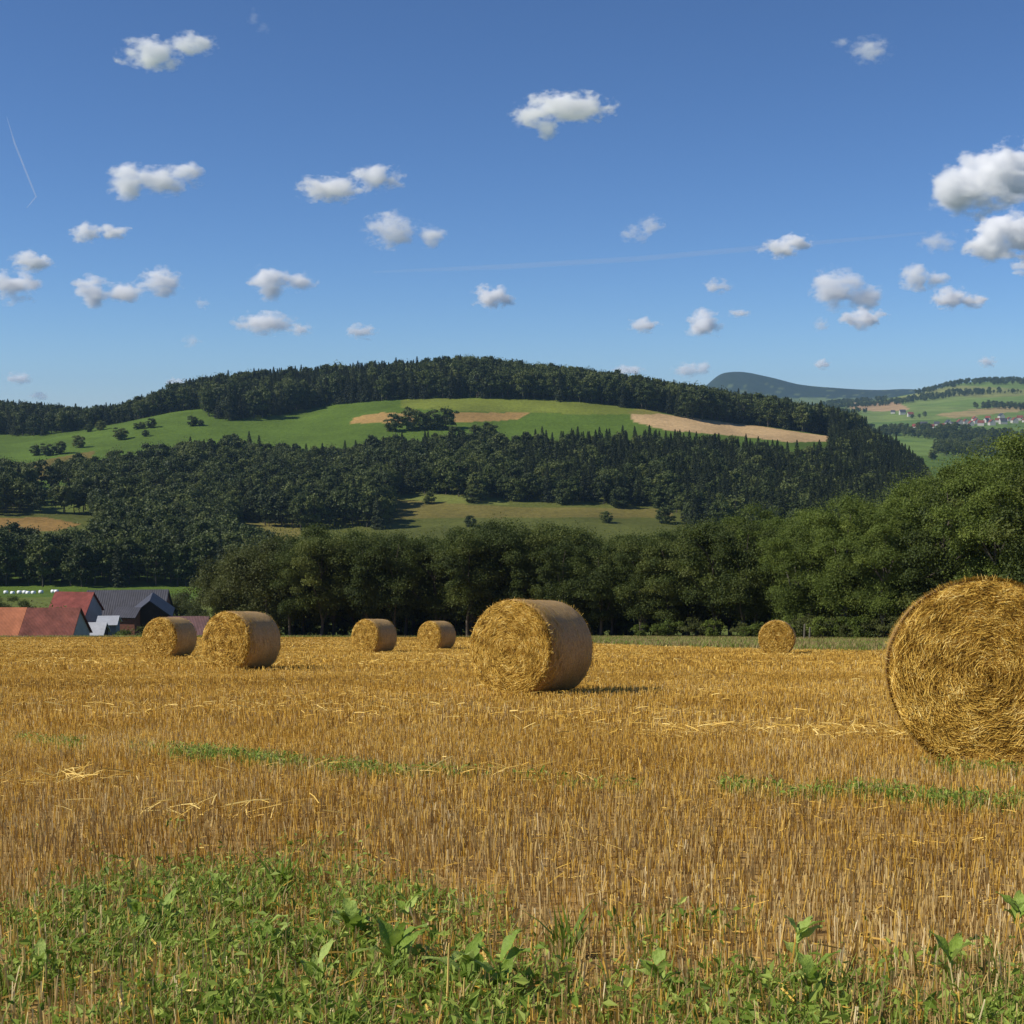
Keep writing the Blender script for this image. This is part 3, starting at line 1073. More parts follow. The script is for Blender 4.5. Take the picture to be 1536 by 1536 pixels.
def green_amount(x, y):
    """how weedy the ground is; a strip of the field edge in front and two thin wheel tracks"""
    px, py = pxpy(x, y)
    w = nz(x, y, .55, 4.0) * .9 + nz(x, y, .17, 8.0) * .45
    edge = np.interp(px, [-200, 0, 130, 400, 560, 700, 800, 1000, 1200, 1536, 1800], [1330, 1320, 1300, 1295, 1320, 1360, 1400, 1410, 1430, 1450, 1450])
    a = np.clip((py - edge) / 80, -1, 1) * .8 + w * .8
    core = np.interp(px, [0, 80, 420, 760, 900, 1536], [.25, .45, .55, .45, .35, .30])
    g = np.clip(a + core - .35, 0, 1) * np.clip(.70 + 1.3 * nz(x, y, .34, 17.0), .12, 1)
    for x0, y0, x1, y1, wd, am in ((195, 1128, 620, 1172, 9, .75), (420, 1150, 960, 1190, 8, .38), (1080, 1190, 1640, 1222, 11, .85), (1380, 1155, 1640, 1170, 9, .5), (20, 1118, 130, 1128, 8, .45)):
        t = (px - x0) / (x1 - x0)
        ln = y0 + t * (y1 - y0)
        b = np.exp(-((py - ln) / wd) ** 2) * ((t > 0) & (t < 1))
        g = np.maximum(g, np.clip(b * am * (.85 + 2.0 * w) - .12, 0, 1))
    return np.clip(g, 0, 1)


def stalks(geo, x, y, hmin, hmax, wid, blades, lean=.12, tint_mu=.55, grey=0.0):
    n = len(x)
    z = -SLOPE * y
    patch = nz(x, y, 1.6, 1.0, 2.6)
    patch2 = nz(x, y, 11.0, 2.0, 3.2)
    h = rng.uniform(hmin, hmax, n) * (1 + .3 * patch)
    ln = rng.normal(0, lean, (n, 2)) * h[:, None]
    band = nz(x * .12 + 3, y, 1.0, 6.0, .9) * np.interp(y, [4, 12, 60], [.3, .8, 1]) + nz(x * .05, y, 1.0, 7.0, 4.0)
    t = np.clip(rng.normal(tint_mu, .18, n) + .12 * patch + .20 * patch2 + .15 * band, 0, 1)
    mi = (rng.uniform(size=n) < grey * np.interp(y, [3.5, 5.5, 8, 12, 30], [1.2, 1.05, .75, .42, .12]) + .25 * patch).astype(int)
    for b in range(blades):
        az = rng.uniform(0, np.pi, n)
        if blades == 1:
            az = rng.normal(0, .5, n)
        dx, dy = np.cos(az) * wid * .5, np.sin(az) * wid * .5
        off = np.zeros((n, 2)) if b == 0 else rng.normal(0, wid * 1.2, (n, 2))
        hh = h if b == 0 else h * rng.uniform(.6, 1.05, n)
        x0, y0 = x + off[:, 0], y + off[:, 1]
        v = np.stack([np.stack([x0 - dx, y0 - dy, z - .02], -1), np.stack([x0 + dx, y0 + dy, z - .02], -1),
                      np.stack([x0 + dx + ln[:, 0], y0 + dy + ln[:, 1], z + hh], -1), np.stack([x0 - dx + ln[:, 0], y0 - dy + ln[:, 1], z + hh], -1)], 1)
        for q in (0, 1):
            kk = mi == q
            if kk.any():
                geo.add(v[kk], np.arange(kk.sum() * 4).reshape(-1, 4), np.repeat(t[kk], 4), q)


def off_bales(x, y, r=.55):
    k = np.ones(len(x), bool)
    for bx, by in BALES:
        k &= (np.hypot(x - bx, y - by) > r)
    return k


sg = Geo()
x, y = fieldpts(1.2, 14, 900)
k_ = rng.uniform(size=len(x)) > green_amount(x, y) * .62
x, y = x[k_], y[k_]
# sown rows run across the slope: pull stalks towards drill lines
y = y + .035 * np.sin(2 * np.pi * (y + .05 * x) / .14)
stalks(sg, x, y, .055, .122, .0036, 2, grey=.62)
x, y = fieldpts(14, 32, 230)
k_ = off_bales(x, y)
stalks(sg, x[k_], y[k_], .07, .125, .007, 2, grey=.62)
x, y = fieldpts(32, 70, 40)
k_ = off_bales(x, y) & (rng.uniform(size=len(x)) > verge_amount(x, y))
stalks(sg, x[k_], y[k_], .09, .16, .016, 2)
x, y = fieldpts(70, 158, 9)
k_ = (rng.uniform(size=len(x)) > verge_amount(x, y))
stalks(sg, x[k_], y[k_], .09, .16, .05, 2)
stub = link('stubble', sg.mesh('stubble', [M['stubble'], M['stubble_grey']]))
tag(stub, 'short cut golden straw stubble covering the whole field', 'stubble', None, 'stuff')


def litter(geo, x, y, lmin, lmax, wid, zmin, zmax, mu=.72):
    n = len(x)
    az = rng.uniform(0, 2 * np.pi, n)
    L = rng.uniform(lmin, lmax, n)
    tl = rng.normal(0, .22, n)
    z0 = -SLOPE * y + rng.uniform(zmin, zmax, n)
    d = np.stack([np.cos(az) * np.cos(tl), np.sin(az) * np.cos(tl), np.sin(tl) - SLOPE * np.sin(az)], -1)
    s = np.stack([-np.sin(az), np.cos(az), rng.normal(0, .5, n)], -1) * wid * .5
    c = np.stack([x, y, z0], -1)
    bend = np.stack([np.zeros(n), np.zeros(n), rng.uniform(.0, .05, n) * L], -1)
    a, b = c - d * L[:, None] * .5, c + d * L[:, None] * .5
    v = np.stack([a - s, a + s, c + bend + s, c + bend - s, b + s, b - s], 1)
    f = (np.array([[0, 1, 2, 3], [3, 2, 4, 5]])[None] + (np.arange(n) * 6)[:, None, None]).reshape(-1, 4)
    t = np.clip(rng.normal(mu, .2, n), 0, 1)
    geo.add(v, f, np.repeat(t, 6))


lg = Geo()
x, y = fieldpts(1.4, 14, 300)
k_ = rng.uniform(size=len(x)) < np.clip(.5 + nz(x, y, .8, 11.) * .9, .1, 1)
litter(lg, x[k_], y[k_], .02, .12, .0045, .0, .07, .5)
x, y = fieldpts(14, 36, 70)
w = nz(x, y, 2.2, 12., 1.5)
k_ = (rng.uniform(size=len(x)) < np.clip(.3 + w * 1.3, .05, 1)) & off_bales(x, y)
litter(lg, x[k_], y[k_], .04, .16, .0075, .03, .13, .64)
# swaths of pale straw left behind
for cx, cy, n, sx, sy in ((1110, 1105, 420, 1.0, .45), (1230, 1112, 300, .8, .4), (380, 1068, 350, 2.0, .6), (50, 1186, 220, .5, .12), (720, 1170, 120, .7, .25),
                          (850, 1080, 160, 1.6, .5), (1330, 1108, 220, .6, .3), (300, 1235, 70, .4, .10), (600, 1060, 200, 1.5, .6)):
    p = on_field(cx, cy)
    litter(lg, p.x + rng.normal(0, sx, n), p.y + rng.normal(0, sy, n), .06, .26, (.0045 if cy > 1150 else .0065), .04, .14, .80)
x, y = fieldpts(36, 110, 22)
k_ = (nz(x, y, 5, 13., 4) > .0) & (verge_amount(x, y) < .3)
litter(lg, x[k_], y[k_], .1, .28, .016, .07, .15, .62)
ls = link('loose_straw', lg.mesh('loose straw', M['stubble']))
tag(ls, 'pale loose straw lying over the stubble', 'straw', None, 'stuff')


def blades(geo, x, y, hmin, hmax, wid, bend=.5, mu=.5, zoff=None):
    n = len(x)
    z = (-SLOPE * y if zoff is None else zoff) - .01
    h = rng.uniform(hmin, hmax, n)
    az = rng.uniform(0, 2 * np.pi, n)
    bd = rng.uniform(.1, bend, n) * h
    d = np.stack([np.cos(az), np.sin(az)], -1)
    s = np.stack([-np.sin(az), np.cos(az), np.zeros(n)], -1) * (wid * rng.uniform(.6, 1.4, n))[:, None] * .5
    P = []
    for q, ww in ((0, .8), (.4, 1), (.75, .7), (1, .08)):
        c = np.stack([x + d[:, 0] * bd * q * q, y + d[:, 1] * bd * q * q, z + h * q * (1 - .18 * q * bd / h)], -1)
        P += [c - s * ww, c + s * ww]
    V = np.stack(P, 1)
    f = (np.array([[0, 1, 3, 2], [2, 3, 5, 4], [4, 5, 7, 6]])[None] + (np.arange(n) * 8)[:, None, None]).reshape(-1, 4)
    geo.add(V, f, np.repeat(np.clip(rng.normal(mu, .2, n), 0, 1), 8))


gg = Geo()
x, y = fieldpts(1.4, 15, 4300)
ga = green_amount(x, y)
k_ = rng.uniform(size=len(x)) < ga * .8
blades(gg, x[k_], y[k_], .03, .135, .0050, 1.1, .5)
x, y = fieldpts(1.4, 15, 3000)
ga = green_amount(x, y)
k_ = rng.uniform(size=len(x)) < ga * .8
n = int(k_.sum())
p = np.stack([x[k_], y[k_], -SLOPE * y[k_] + rng.uniform(.005, .10, n)], -1)
sz = rng.uniform(.012, .045, n)
leaves(gg, p, np.array([0, -.3, .8]) + rng.normal(0, .6, (n, 3)), sz * 1.1, sz * .5, np.clip(rng.normal(.6, .2, n), 0, 1))
gr = link('grass', gg.mesh('grass', M['blade']))
dg = Geo()
x, y = fieldpts(1.4, 12, 600)
ga = green_amount(x, y)
k_ = rng.uniform(size=len(x)) < ga * .8
blades(dg, x[k_], y[k_], .04, .16, .004, 1.1, .5)
tag(link('dry_grass', dg.mesh('dead grass', M['dry_blade'])), 'withered straw coloured blades among the green foreground grass', 'grass', None, 'stuff')
tag(gr, 'low green grass and weeds growing through the stubble in the foreground', 'grass', None, 'stuff')

# dry and green grass on the verge before the trees
vg = Geo()
x, y = fieldpts(58, 164, 40)
ga = verge_amount(x, y)
k_ = rng.uniform(size=len(x)) < ga * np.clip(.6 + nz(x, y, 6, 21.), .1, 1)
blades(vg, x[k_], y[k_], .12, .42, .03, .9, .55)
tag(link('dry_grass', vg.mesh('verge grass', M['dry_blade'])), 'tall dry grass on the verge before the trees', 'grass', None, 'stuff')
vg = Geo()
x, y = fieldpts(58, 164, 40)
ga = verge_amount(x, y)
k_ = rng.uniform(size=len(x)) < ga * np.clip(.5 + 1.2 * nz(x, y, 7, 31.), .0, 1)
blades(vg, x[k_], y[k_], .12, .40, .03, .9, .45)
tag(link('verge_grass', vg.mesh('green verge grass', M['blade'])), 'green grass growing on the verge below the right trees', 'grass', None, 'stuff')


def broad_leaf(geo, base, az, L, W, rise, t, curl=.5):
    """one big leaf as a curved 3 x 6 strip with a folded midrib"""
    n = 7
    d = np.array([math.cos(az), math.sin(az), 0])
    s = np.array([-math.sin(az), math.cos(az), 0])
    V = []
    for i in range(n):
        q = i / (n - 1)
        c = np.array(base) + d * L * (q * math.cos(rise) + .12 * q * q) + np.array([0, 0, 1]) * L * (q * math.sin(rise) - curl * .5 * q * q)
        w = W * (math.sin(math.pi * min(1, q * .93 + .07)) ** .75) * (1 - .35 * q)
        wav = .12 * W * math.sin(q * 11 + az)
        V += [c - s * w * .5 + np.array([0, 0, .22 * w + wav]), c, c + s * w * .5 + np.array([0, 0, .22 * w - wav])]
    f = []
    for i in range(n - 1):
        f += [(i * 3, i * 3 + 1, i * 3 + 4, i * 3 + 3), (i * 3 + 1, i * 3 + 2, i * 3 + 5, i * 3 + 4)]
    geo.add(V, f, t)


def weed(px, py, n, L, W, label, seed, rise=(.5, 1.2), stemh=.1):
    g = random.Random(seed)
    L, W, stemh = L * .98, W * 1.0, stemh * 1.3
    p = on_field(px, py)
    o = empty('weed_plant', p, 0)
    tag(o, label, 'weed', 'broad leaved weeds in the foreground')
    st, fo = Geo(), Geo()
    for i in range(max(1, n // 4)):
        tip = (g.uniform(-.03, .03), g.uniform(-.03, .03), stemh * g.uniform(.7, 1.1))
        tube(st, [(0, 0, -.01), (tip[0] * .4, tip[1] * .4, stemh * .5), tip], [.004, .0035, .002], 5)
    for i in range(n):
        az = 6.283 * i / n + g.uniform(-.5, .5)
        z = stemh * g.uniform(.1, 1.0)
        broad_leaf(fo, (0, 0, z), az, L * g.uniform(.65, 1.1), W * g.uniform(.7, 1.1), g.uniform(*rise), g.uniform(.2, .95), g.uniform(.2, .8))
    link('stem', st.mesh('stem', M['leaf_weed'], True), o)
    link('foliage', fo.mesh('weed foliage', M['leaf_weed'], True), o)


WEEDS = [
    (528, 1425, 9, .14, .075, 'tall pale green weed with upright oval leaves in the middle of the green patch'),
    (592, 1470, 9, .17, .055, 'dark green weed with long leaves right of the tall pale one'),
    (610, 1400, 5, .10, .040, 'small weed with one drooping leaf at the edge of the stubble'),
    (398, 1440, 7, .13, .040, 'narrow leaved weed in the green patch, left of the tall pale one'),
    (702, 1500, 8, .16, .065, 'broad weed beside the white dry stalk at the bottom'),
    (752, 1505, 7, .15, .060, 'broad pale weed at the right end of the big green patch'),
    (248, 1400, 8, .12, .055, 'bright yellow green weed in the left of the green patch'),
    (128, 1365, 7, .11, .050, 'dark weed at the upper left corner of the green patch'),
    (205, 1420, 7, .10, .045, 'small leafy weed between the two left weeds of the green patch'),
    (330, 1360, 6, .09, .050, 'low round leaved weed near the top of the green patch'),
    (1428, 1490, 6, .14, .060, 'light green upright weed alone in the right stubble'),
    (1195, 1455, 7, .12, .050, 'dark green weed in the stubble right of the middle'),
    (1215, 1515, 8, .11, .050, 'bright weed close to the bottom, under the dark one'),
    (1525, 1410, 6, .13, .060, 'very dark weed at the right edge of the stubble'),
    (985, 1500, 8, .10, .045, 'low bright weed at the bottom right of the middle'),
    (60, 1480, 7, .10, .045, 'low weed at the bottom left corner'),
    (480, 1500, 7, .12, .050, 'leafy weed at the bottom below the narrow leaved one'),
]
for i, wd in enumerate(WEEDS):
    weed(*wd[:5], wd[5], 200 + i)
# tufts of coarse grass and the pale dead stalk
for i, (px, py, h, lab) in enumerate([(425, 1340, .2, 'spiky dark tuft of grass at the top of the green patch'), (850, 1440, .2, 'tuft of long leaning blades right of the green patch')]):
    p = on_field(px, py)
    g = Geo()
    n = 26
    blades(g, rng.normal(0, .025, n), rng.normal(0, .025, n), h * .6, h * 1.1, .010, .9, .35, zoff=np.zeros(n))
    o = link('grass_tuft', g.mesh('grass tuft', M['blade']))
    o.location = p
    tag(o, lab, 'grass tuft')
for px, py, h, lab in ((669, 1530, .22, 'whitish dead stalk standing among the weeds at the bottom'), (692, 1535, .13, 'shorter dead stalk right of the tall whitish one')):
    g = Geo()
    tube(g, [(0, 0, -.02), (.006, 0, h * .5), (.009, 0, h)], [.004, .0035, .002], 6, 1.0)
    o = link('dry_stalk', g.mesh('dry stalk', M['stubble'], True))
    o.location = on_field(px, py)
    tag(o, lab, 'stalk')


# ------------------------------------------------------------------ buildings
def plain(name, c, rough=.85, scale=3.0, amp=.25, stripes=None):
    k = NT(name)
    tc = k.n('ShaderNodeTexCoord').outputs['Object']
    a = k.noise(scale, 5, .65, tc)
    col = k.ramp(a, [(.3, tuple(x * (1 - amp) for x in c[:3]) + (1,)), (.7, tuple(min(1, x * (1 + amp)) for x in c[:3]) + (1,))])
    nrm = None
    if stripes:
        w = k.n('ShaderNodeTexWave', bands_direction=stripes[0])
        w.inputs['Scale'].default_value = stripes[1]
        w.inputs['Distortion'].default_value = .6
        k.l(tc, w.inputs['Vector'])
        col = k.mix(.22, col, k.ramp(w.outputs['Fac'], [(0, (.35, .35, .35, 1)), (.6, (1.2, 1.2, 1.2, 1))]), 'MULTIPLY')
        nrm = k.bump(w.outputs['Fac'], .5, .05)
    return k.finish(col, rough, nrm, 0, .25)


M['red_tile'] = plain('red brown roof tiles', (.17, .056, .040), .85, .6, .5, ('X', 1.6))
M['orange_tile'] = plain('orange roof tiles', (.40, .145, .070), .85, .6, .3, ('X', 1.6))
M['bright_tile'] = plain('red roof tiles', (.22, .058, .045), .85, .6, .4, ('X', 1.6))
M['slate'] = plain('dark grey roof sheets', (.060, .060, .072), .6, .8, .25, ('X', .8))
M['mauve_tile'] = plain('weathered mauve tiles', (.15, .085, .085), .85, 1.0, .3, ('X', 1.6))
M['pale_sheet'] = plain('pale roof sheets', (.40, .42, .45), .5, 1.0, .15, ('X', 2.0))
M['wood_dark'] = plain('dark weathered boards', (.040, .028, .022), .9, 2.0, .3, ('X', 3.0))
M['brick'] = plain('brick wall', (.20, .085, .055), .9, 3.0, .3)
M['plaster'] = plain('pale plaster', (.44, .42, .38), .9, 1.0, .12)
M['blue_wall'] = plain('grey blue boards', (.16, .19, .22), .85, 1.0, .2, ('X', 2.0))
M['glass'] = plain('window glass', (.04, .05, .06), .1, 1.0, .1)
M['frame'] = plain('white window frames', (.75, .75, .72), .6, 1.0, .05)
M['door'] = plain('brown door', (.12, .07, .04), .7, 2.0, .2)
M['white_film'] = plain('white plastic wrap', (.80, .82, .82), .35, 2.0, .06)


def slab(geo, a, b, c, d, th):
    """a thin roof slab below the quad a b c d"""
    a, b, c, d = [Vector(q) for q in (a, b, c, d)]
    n = (b - a).cross(d - a).normalized() * th
    v = [a, b, c, d, a - n, b - n, c - n, d - n]
    geo.add([tuple(q) for q in v], [(0, 1, 2, 3), (7, 6, 5, 4), (0, 4, 5, 1), (1, 5, 6, 2), (2, 6, 7, 3), (3, 7, 4, 0)])


def boxg(geo, x0, x1, y0, y1, z0, z1):
    v = [(x0, y0, z0), (x1, y0, z0), (x1, y1, z0), (x0, y1, z0), (x0, y0, z1), (x1, y0, z1), (x1, y1, z1), (x0, y1, z1)]
    geo.add(v, [(0, 3, 2, 1), (4, 5, 6, 7), (0, 1, 5, 4), (1, 2, 6, 5), (2, 3, 7, 6), (3, 0, 4, 7)])


def house(name, label, cat, loc, yaw, w, dp, eave, ridge, wall, roof, group=None, over=.45, windows=(), door=None, chimney=False, orange=None, detail=True):
    """ridge along local X; front wall at -dp/2"""
    o = empty(name, loc, yaw)
    tag(o, label, cat, group)
    g = Geo()
    hw, hd = w / 2, dp / 2
    v = [(-hw, -hd, -4), (hw, -hd, -4), (hw, hd, -4), (-hw, hd, -4), (-hw, -hd, eave), (hw, -hd, eave), (hw, hd, eave), (-hw, hd, eave), (-hw, 0, ridge - .06), (hw, 0, ridge - .06)]
    g.add(v, [(0, 1, 5, 4), (2, 3, 7, 6), (1, 2, 6, 5), (3, 0, 4, 7), (4, 5, 9, 8), (6, 7, 8, 9), (5, 6, 9, 9), (7, 4, 8, 8)])
    vv = np.concatenate(g.v)
    bm = bmesh.new()
    bv = [bm.verts.new(q) for q in vv]
    for f in [(0, 1, 5, 4), (2, 3, 7, 6), (1, 2, 6, 9, 5), (3, 0, 4, 8, 7), (3, 2, 1, 0), (4, 5, 9, 8), (6, 7, 8, 9)]:
        bm.faces.new([bv[i] for i in f])
    me = bpy.data.meshes.new('wall')
    bm.to_mesh(me); bm.free()
    me.materials.append(M[wall])
    link('wall', me, o)
    sl = (ridge - eave) / hd
    ex = hw + over * .7
    ey = hd + over
    ez = eave - sl * over
    rr = None
    if orange:
        g = Geo()
        slab(g, (-hw + orange * w, -ey, ez + .16), (ex, -ey, ez + .16), (ex, 0, ridge + .16), (-hw + orange * w, 0, ridge + .16), .14)
        slab(g, (ex, ey, ez + .16), (-ex, ey, ez + .16), (-ex, 0, ridge + .16), (ex, 0, ridge + .16), .14)
        rr = link('roof', g.mesh('roof', M[roof]), o)
        g = Geo()
        slab(g, (-ex, -ey, ez + .2), (-hw + orange * w - .02, -ey, ez + .2), (-hw + orange * w - .02, 0, ridge + .2), (-ex, 0, ridge + .2), .14)
        r2 = link('roof', g.mesh('orange roof', M['orange_tile']), o)
        r2['label'] = 'brighter orange tiled left end of the roof'
    else:
        g = Geo()
        slab(g, (-ex, -ey, ez + .16), (ex, -ey, ez + .16), (ex, 0, ridge + .16), (-ex, 0, ridge + .16), .14)
        slab(g, (ex, ey, ez + .16), (-ex, ey, ez + .16), (-ex, 0, ridge + .16), (ex, 0, ridge + .16), .14)
        rr = link('roof', g.mesh('roof', M[roof]), o)
    if chimney:
        g = Geo()
        boxg(g, w * .2, w * .2 + .7, .3, 1.0, ridge - 1.0, ridge + 1.0)
        boxg(g, w * .2 - .08, w * .2 + .78, .22, 1.08, ridge + 1.0, ridge + 1.12)
        link('chimney', g.mesh('chimney', M['brick']), rr)
    for (side, u, z, ww, hh) in windows:
        g, f = Geo(), Geo()
        if side == 'front':
            boxg(f, u - ww / 2, u + ww / 2, -hd - .04, -hd + .05, z, z + hh)
            boxg(g, u - ww / 2 + .08, u + ww / 2 - .08, -hd - .06, -hd - .03, z + .08, z + hh - .08)
        else:
            sgn = 1 if side == 'right' else -1
            xs = sorted((sgn * (hw - .05), sgn * (hw + .04)))
            boxg(f, xs[0], xs[1], u - ww / 2, u + ww / 2, z, z + hh)
            xs = sorted((sgn * (hw + .03), sgn * (hw + .06)))
            boxg(g, xs[0], xs[1], u - ww / 2 + .08, u + ww / 2 - .08, z + .08, z + hh - .08)
        fo = link('window', f.mesh('window frame', M['frame']), o)
        link('pane', g.mesh('window pane', M['glass']), fo)
    if door:
        side, u, ww, hh = door
        g = Geo()
        if side == 'front':
            boxg(g, u - ww / 2, u + ww / 2, -hd - .05, -hd + .05, 0, hh)
        else:
            boxg(g, hw - .05, hw + .05, u - ww / 2, u + ww / 2, 0, hh)
        link('door', g.mesh('door', M['door']), o)
    return o


def build_at(px, ridge_row, y):
    """ground point under that column and the ridge height above it"""
    x = at(px, ridge_row, y).x
    z = tz(x, y)
    return (x, y, z), at(px, ridge_row, y).z - z


# long farm building, ridge along the picture; front eave nearer than ridge
p, h = build_at(58, 913, 190)
house('farm_house', 'long farm building at far left whose tiled roof is half orange, half red brown', 'house', p, 0, 11.6, 9.0, h - 4.0, h, 'plaster', 'red_tile',
      windows=(('front', -3, 1.2, 1.1, 1.3), ('front', 0.2, 1.2, 1.1, 1.3), ('front', 3, 1.2, 1.1, 1.3)), door=('front', 4.6, 1.1, 2.1), orange=.36)
p, h = build_at(112, 889, 222)
house('farm_house', 'farm house with a plain bright red roof behind the two coloured one', 'house', p, R(-6), 6.2, 7.2, h - 3.2, h, 'plaster', 'bright_tile', chimney=False,
      windows=(('right', 0, 2.0, 1.0, 1.2), ('front', 1, 2, 1, 1.2)))
p, h = build_at(192, 886, 232)
house('barn', 'long barn with a dark grey roof behind the bales', 'barn', p, R(4), 13.5, 10.5, h - 4.6, h, 'brick', 'slate', door=('front', -2, 3.0, 3.2),
      windows=(('front', 2.5, 1.5, 1.0, .8), ('front', -5.0, 1.5, 1.0, .8)))
p, h = build_at(227, 896, 219)
house('barn', 'barn with a black boarded gable turned to the field', 'barn', p, R(-78), 9.5, 6.2, h - 2.4, h, 'wood_dark', 'slate', door=('right', -.4, 2.6, 3.0))
p, h = build_at(193, 912, 214)
house('brick_shed', 'low red brick shed leaning between the two grey roofed barns', 'shed', p, R(-8), 3.6, 4.0, h - 1.1, h, 'brick', 'slate', door=('front', .6, 1.0, 1.8))
p, h = build_at(163, 925, 205)
house('shed', 'grey blue shed with a pale roof in the farmyard', 'shed', p, R(5), 2.7, 3.0, h - .9, h, 'blue_wall', 'pale_sheet', door=('front', .3, .9, 1.8))
p, h = build_at(146, 935, 198)
house('shed', 'small whitish roofed shed right of the two coloured farm roof', 'shed', p, R(0), 2.3, 3.0, h - 1.3, h, 'wood_dark', 'pale_sheet', door=('front', 0, .8, 1.6))
p, h = build_at(283, 926, 170)
house('barn', 'low barn with a weathered mauve roof between the left pair of bales', 'barn', p, R(3), 4.9, 4.2, h - 1.9, h, 'wood_dark', 'mauve_tile', over=.3, door=('front', 1, 1.2, max(.6, h - 2.1)))

# farmyard trees and shrubs
for i, (p_, top, d, key, h0, lab) in enumerate([(8, 890, 222, 'row1', 13.5, 'dark round tree at the left edge, behind the orange roof'), (-40, 884, 226, 'row2', 13.5, 'dark tree just outside the left edge behind the farm'),
                                          (50, 903, 214, 'shrub0', 3.0, 'shrub behind the orange roof end'), (68, 906, 212, 'shrub1', 3.0, 'shrub between the two red farm roofs'), (176, 886, 252, 'shrub2', 3.0, 'bush behind the dark grey barn roof'),
                                          (150, 886, 250, 'shrub1', 3.0, 'bush behind the barn roof, nearer the bright red roof'), (262, 880, 238, 'willow0', 10, 'greenish willow right beside the black barn gable'),
                                          (285, 902, 186, 'willow1', 10, 'overgrown willow behind the mauve roof'), (322, 912, 172, 'shrub1', 3.0, 'bush at the right end of the mauve roof'), (182, 940, 186, 'shrub2', 3.0, 'bush in the farmyard in front of the brick shed'), (205, 938, 184, 'shrub0', 3.0, 'bush in the farmyard below the black gable')]):
    x = (p_ - 768) / F * d
    z = tz(x, d)
    hg = at(p_, top, d).z - z
    place_near(key, x, d, hg / h0, lab, None, 1.0, 'shrub' if key[0] == 's' else 'tree')

# row of film wrapped bales on the meadow behind the farm
bm = bmesh.new()
bmesh.ops.create_cone(bm, cap_ends=True, segments=24, radius1=.5, radius2=.5, depth=1.15)
bmesh.ops.bevel(bm, geom=[e for e in bm.edges if abs(e.verts[0].co.z - e.verts[1].co.z) < .01], offset=.1, segments=3, affect='EDGES')
bmesh.ops.rotate(bm, verts=bm.verts, matrix=Matrix.Rotation(R(90), 3, 'Y'))
bmesh.ops.translate(bm, verts=bm.verts, vec=(0, 0, .42))
wme = bpy.data.meshes.new('wrapped bale')
bm.to_mesh(wme); bm.free()
for f in wme.polygons:
    f.use_smooth = True
wme.materials.append(M['white_film'])
for px_ in (3, 15, 22, 30, 38, 46, 55, 73, 79):
    d = 372.0
    x = (px_ - 768) / F * d
    o = link('wrapped_bale', wme)
    o.location = (x, d + random.uniform(-1, 1), tz(x, d) - .03)
    o.rotation_euler = (0, 0, random.uniform(-.2, .2))
    tag(o, 'white film wrapped bale in the line on the meadow behind the farm', 'wrapped bale', 'white wrapped bales on the meadow')

# far village on the right
VIL = [(1372, 641), (1384, 639), (1396, 641), (1404, 637), (1412, 639), (1421, 636), (1430, 639), (1438, 635), (1447, 633), (1455, 637), (1463, 633), (1470, 636), (1478, 632),
       (1486, 635), (1495, 631), (1503, 634), (1512, 630), (1520, 633), (1528, 629), (1536, 632), (1460, 629), (1480, 627), (1500, 626), (1338, 618), (1352, 619), (1364, 622)]
dl = dd[(dd > 1900) & (dd < 4200)]
for i, (p_, row) in enumerate(VIL):
    zz = terrain_z((p_ - 768) / F * dl, dl)
    gx, gy = project(np.stack([(p_ - 768) / F * dl, dl, zz], -1))
    j = int(np.argmax(gy <= row + 3))
    d = float(dl[j]) or 2600
    x = (p_ - 768) / F * d
    s = random.uniform(.85, 1.25)
    house('village_house', 'tiny pale house with a red or brown roof in the far village' if i < 23 else 'tiny house of the hamlet below the far brown field', 'house',
          (x, d, tz(x, d)), random.choice([0, R(90), R(30), R(-25)]), 11 * s, 9 * s, 5 * s, 9.5 * s, 'plaster', random.choice(['bright_tile', 'red_tile', 'red_tile', 'slate']),
          'houses of the far village' if i < 23 else 'houses of the far hamlet')

# weathered fence posts before the right trees
for px_, d, h, lab in ((1211, 118, 1.5, 'weathered fence post before the right trees, the taller of two'), (1219, 119, 1.2, 'weathered fence post before the right trees, the shorter of two')):
    g = Geo()
    tube(g, [(0, 0, -.3), (.02, 0, h * .6), (.03, .01, h), (.03, .01, h + .04)], [.09, .085, .08, .02], 8)
    o = link('fence_post', g.mesh('fence post', M['pale_bark']))
    x = (px_ - 768) / F * d
    o.location = (x, d, tz(x, d))
    tag(o, lab, 'fence post')


# ------------------------------------------------------------------ clouds
def vol_mat(name, density, aniso=.3, col=(1, 1, 1, 1)):
    m = bpy.data.materials.new(name)
    m.use_nodes = True
    t = m.node_tree
    t.nodes.clear()
    o = t.nodes.new('ShaderNodeOutputMaterial')
    v = t.nodes.new('ShaderNodeVolumeScatter')
    v.inputs['Color'].default_value = col
    v.inputs['Density'].default_value = density
    v.inputs['Anisotropy'].default_value = aniso
    t.links.new(v.outputs[0], o.inputs['Volume'])
    return m


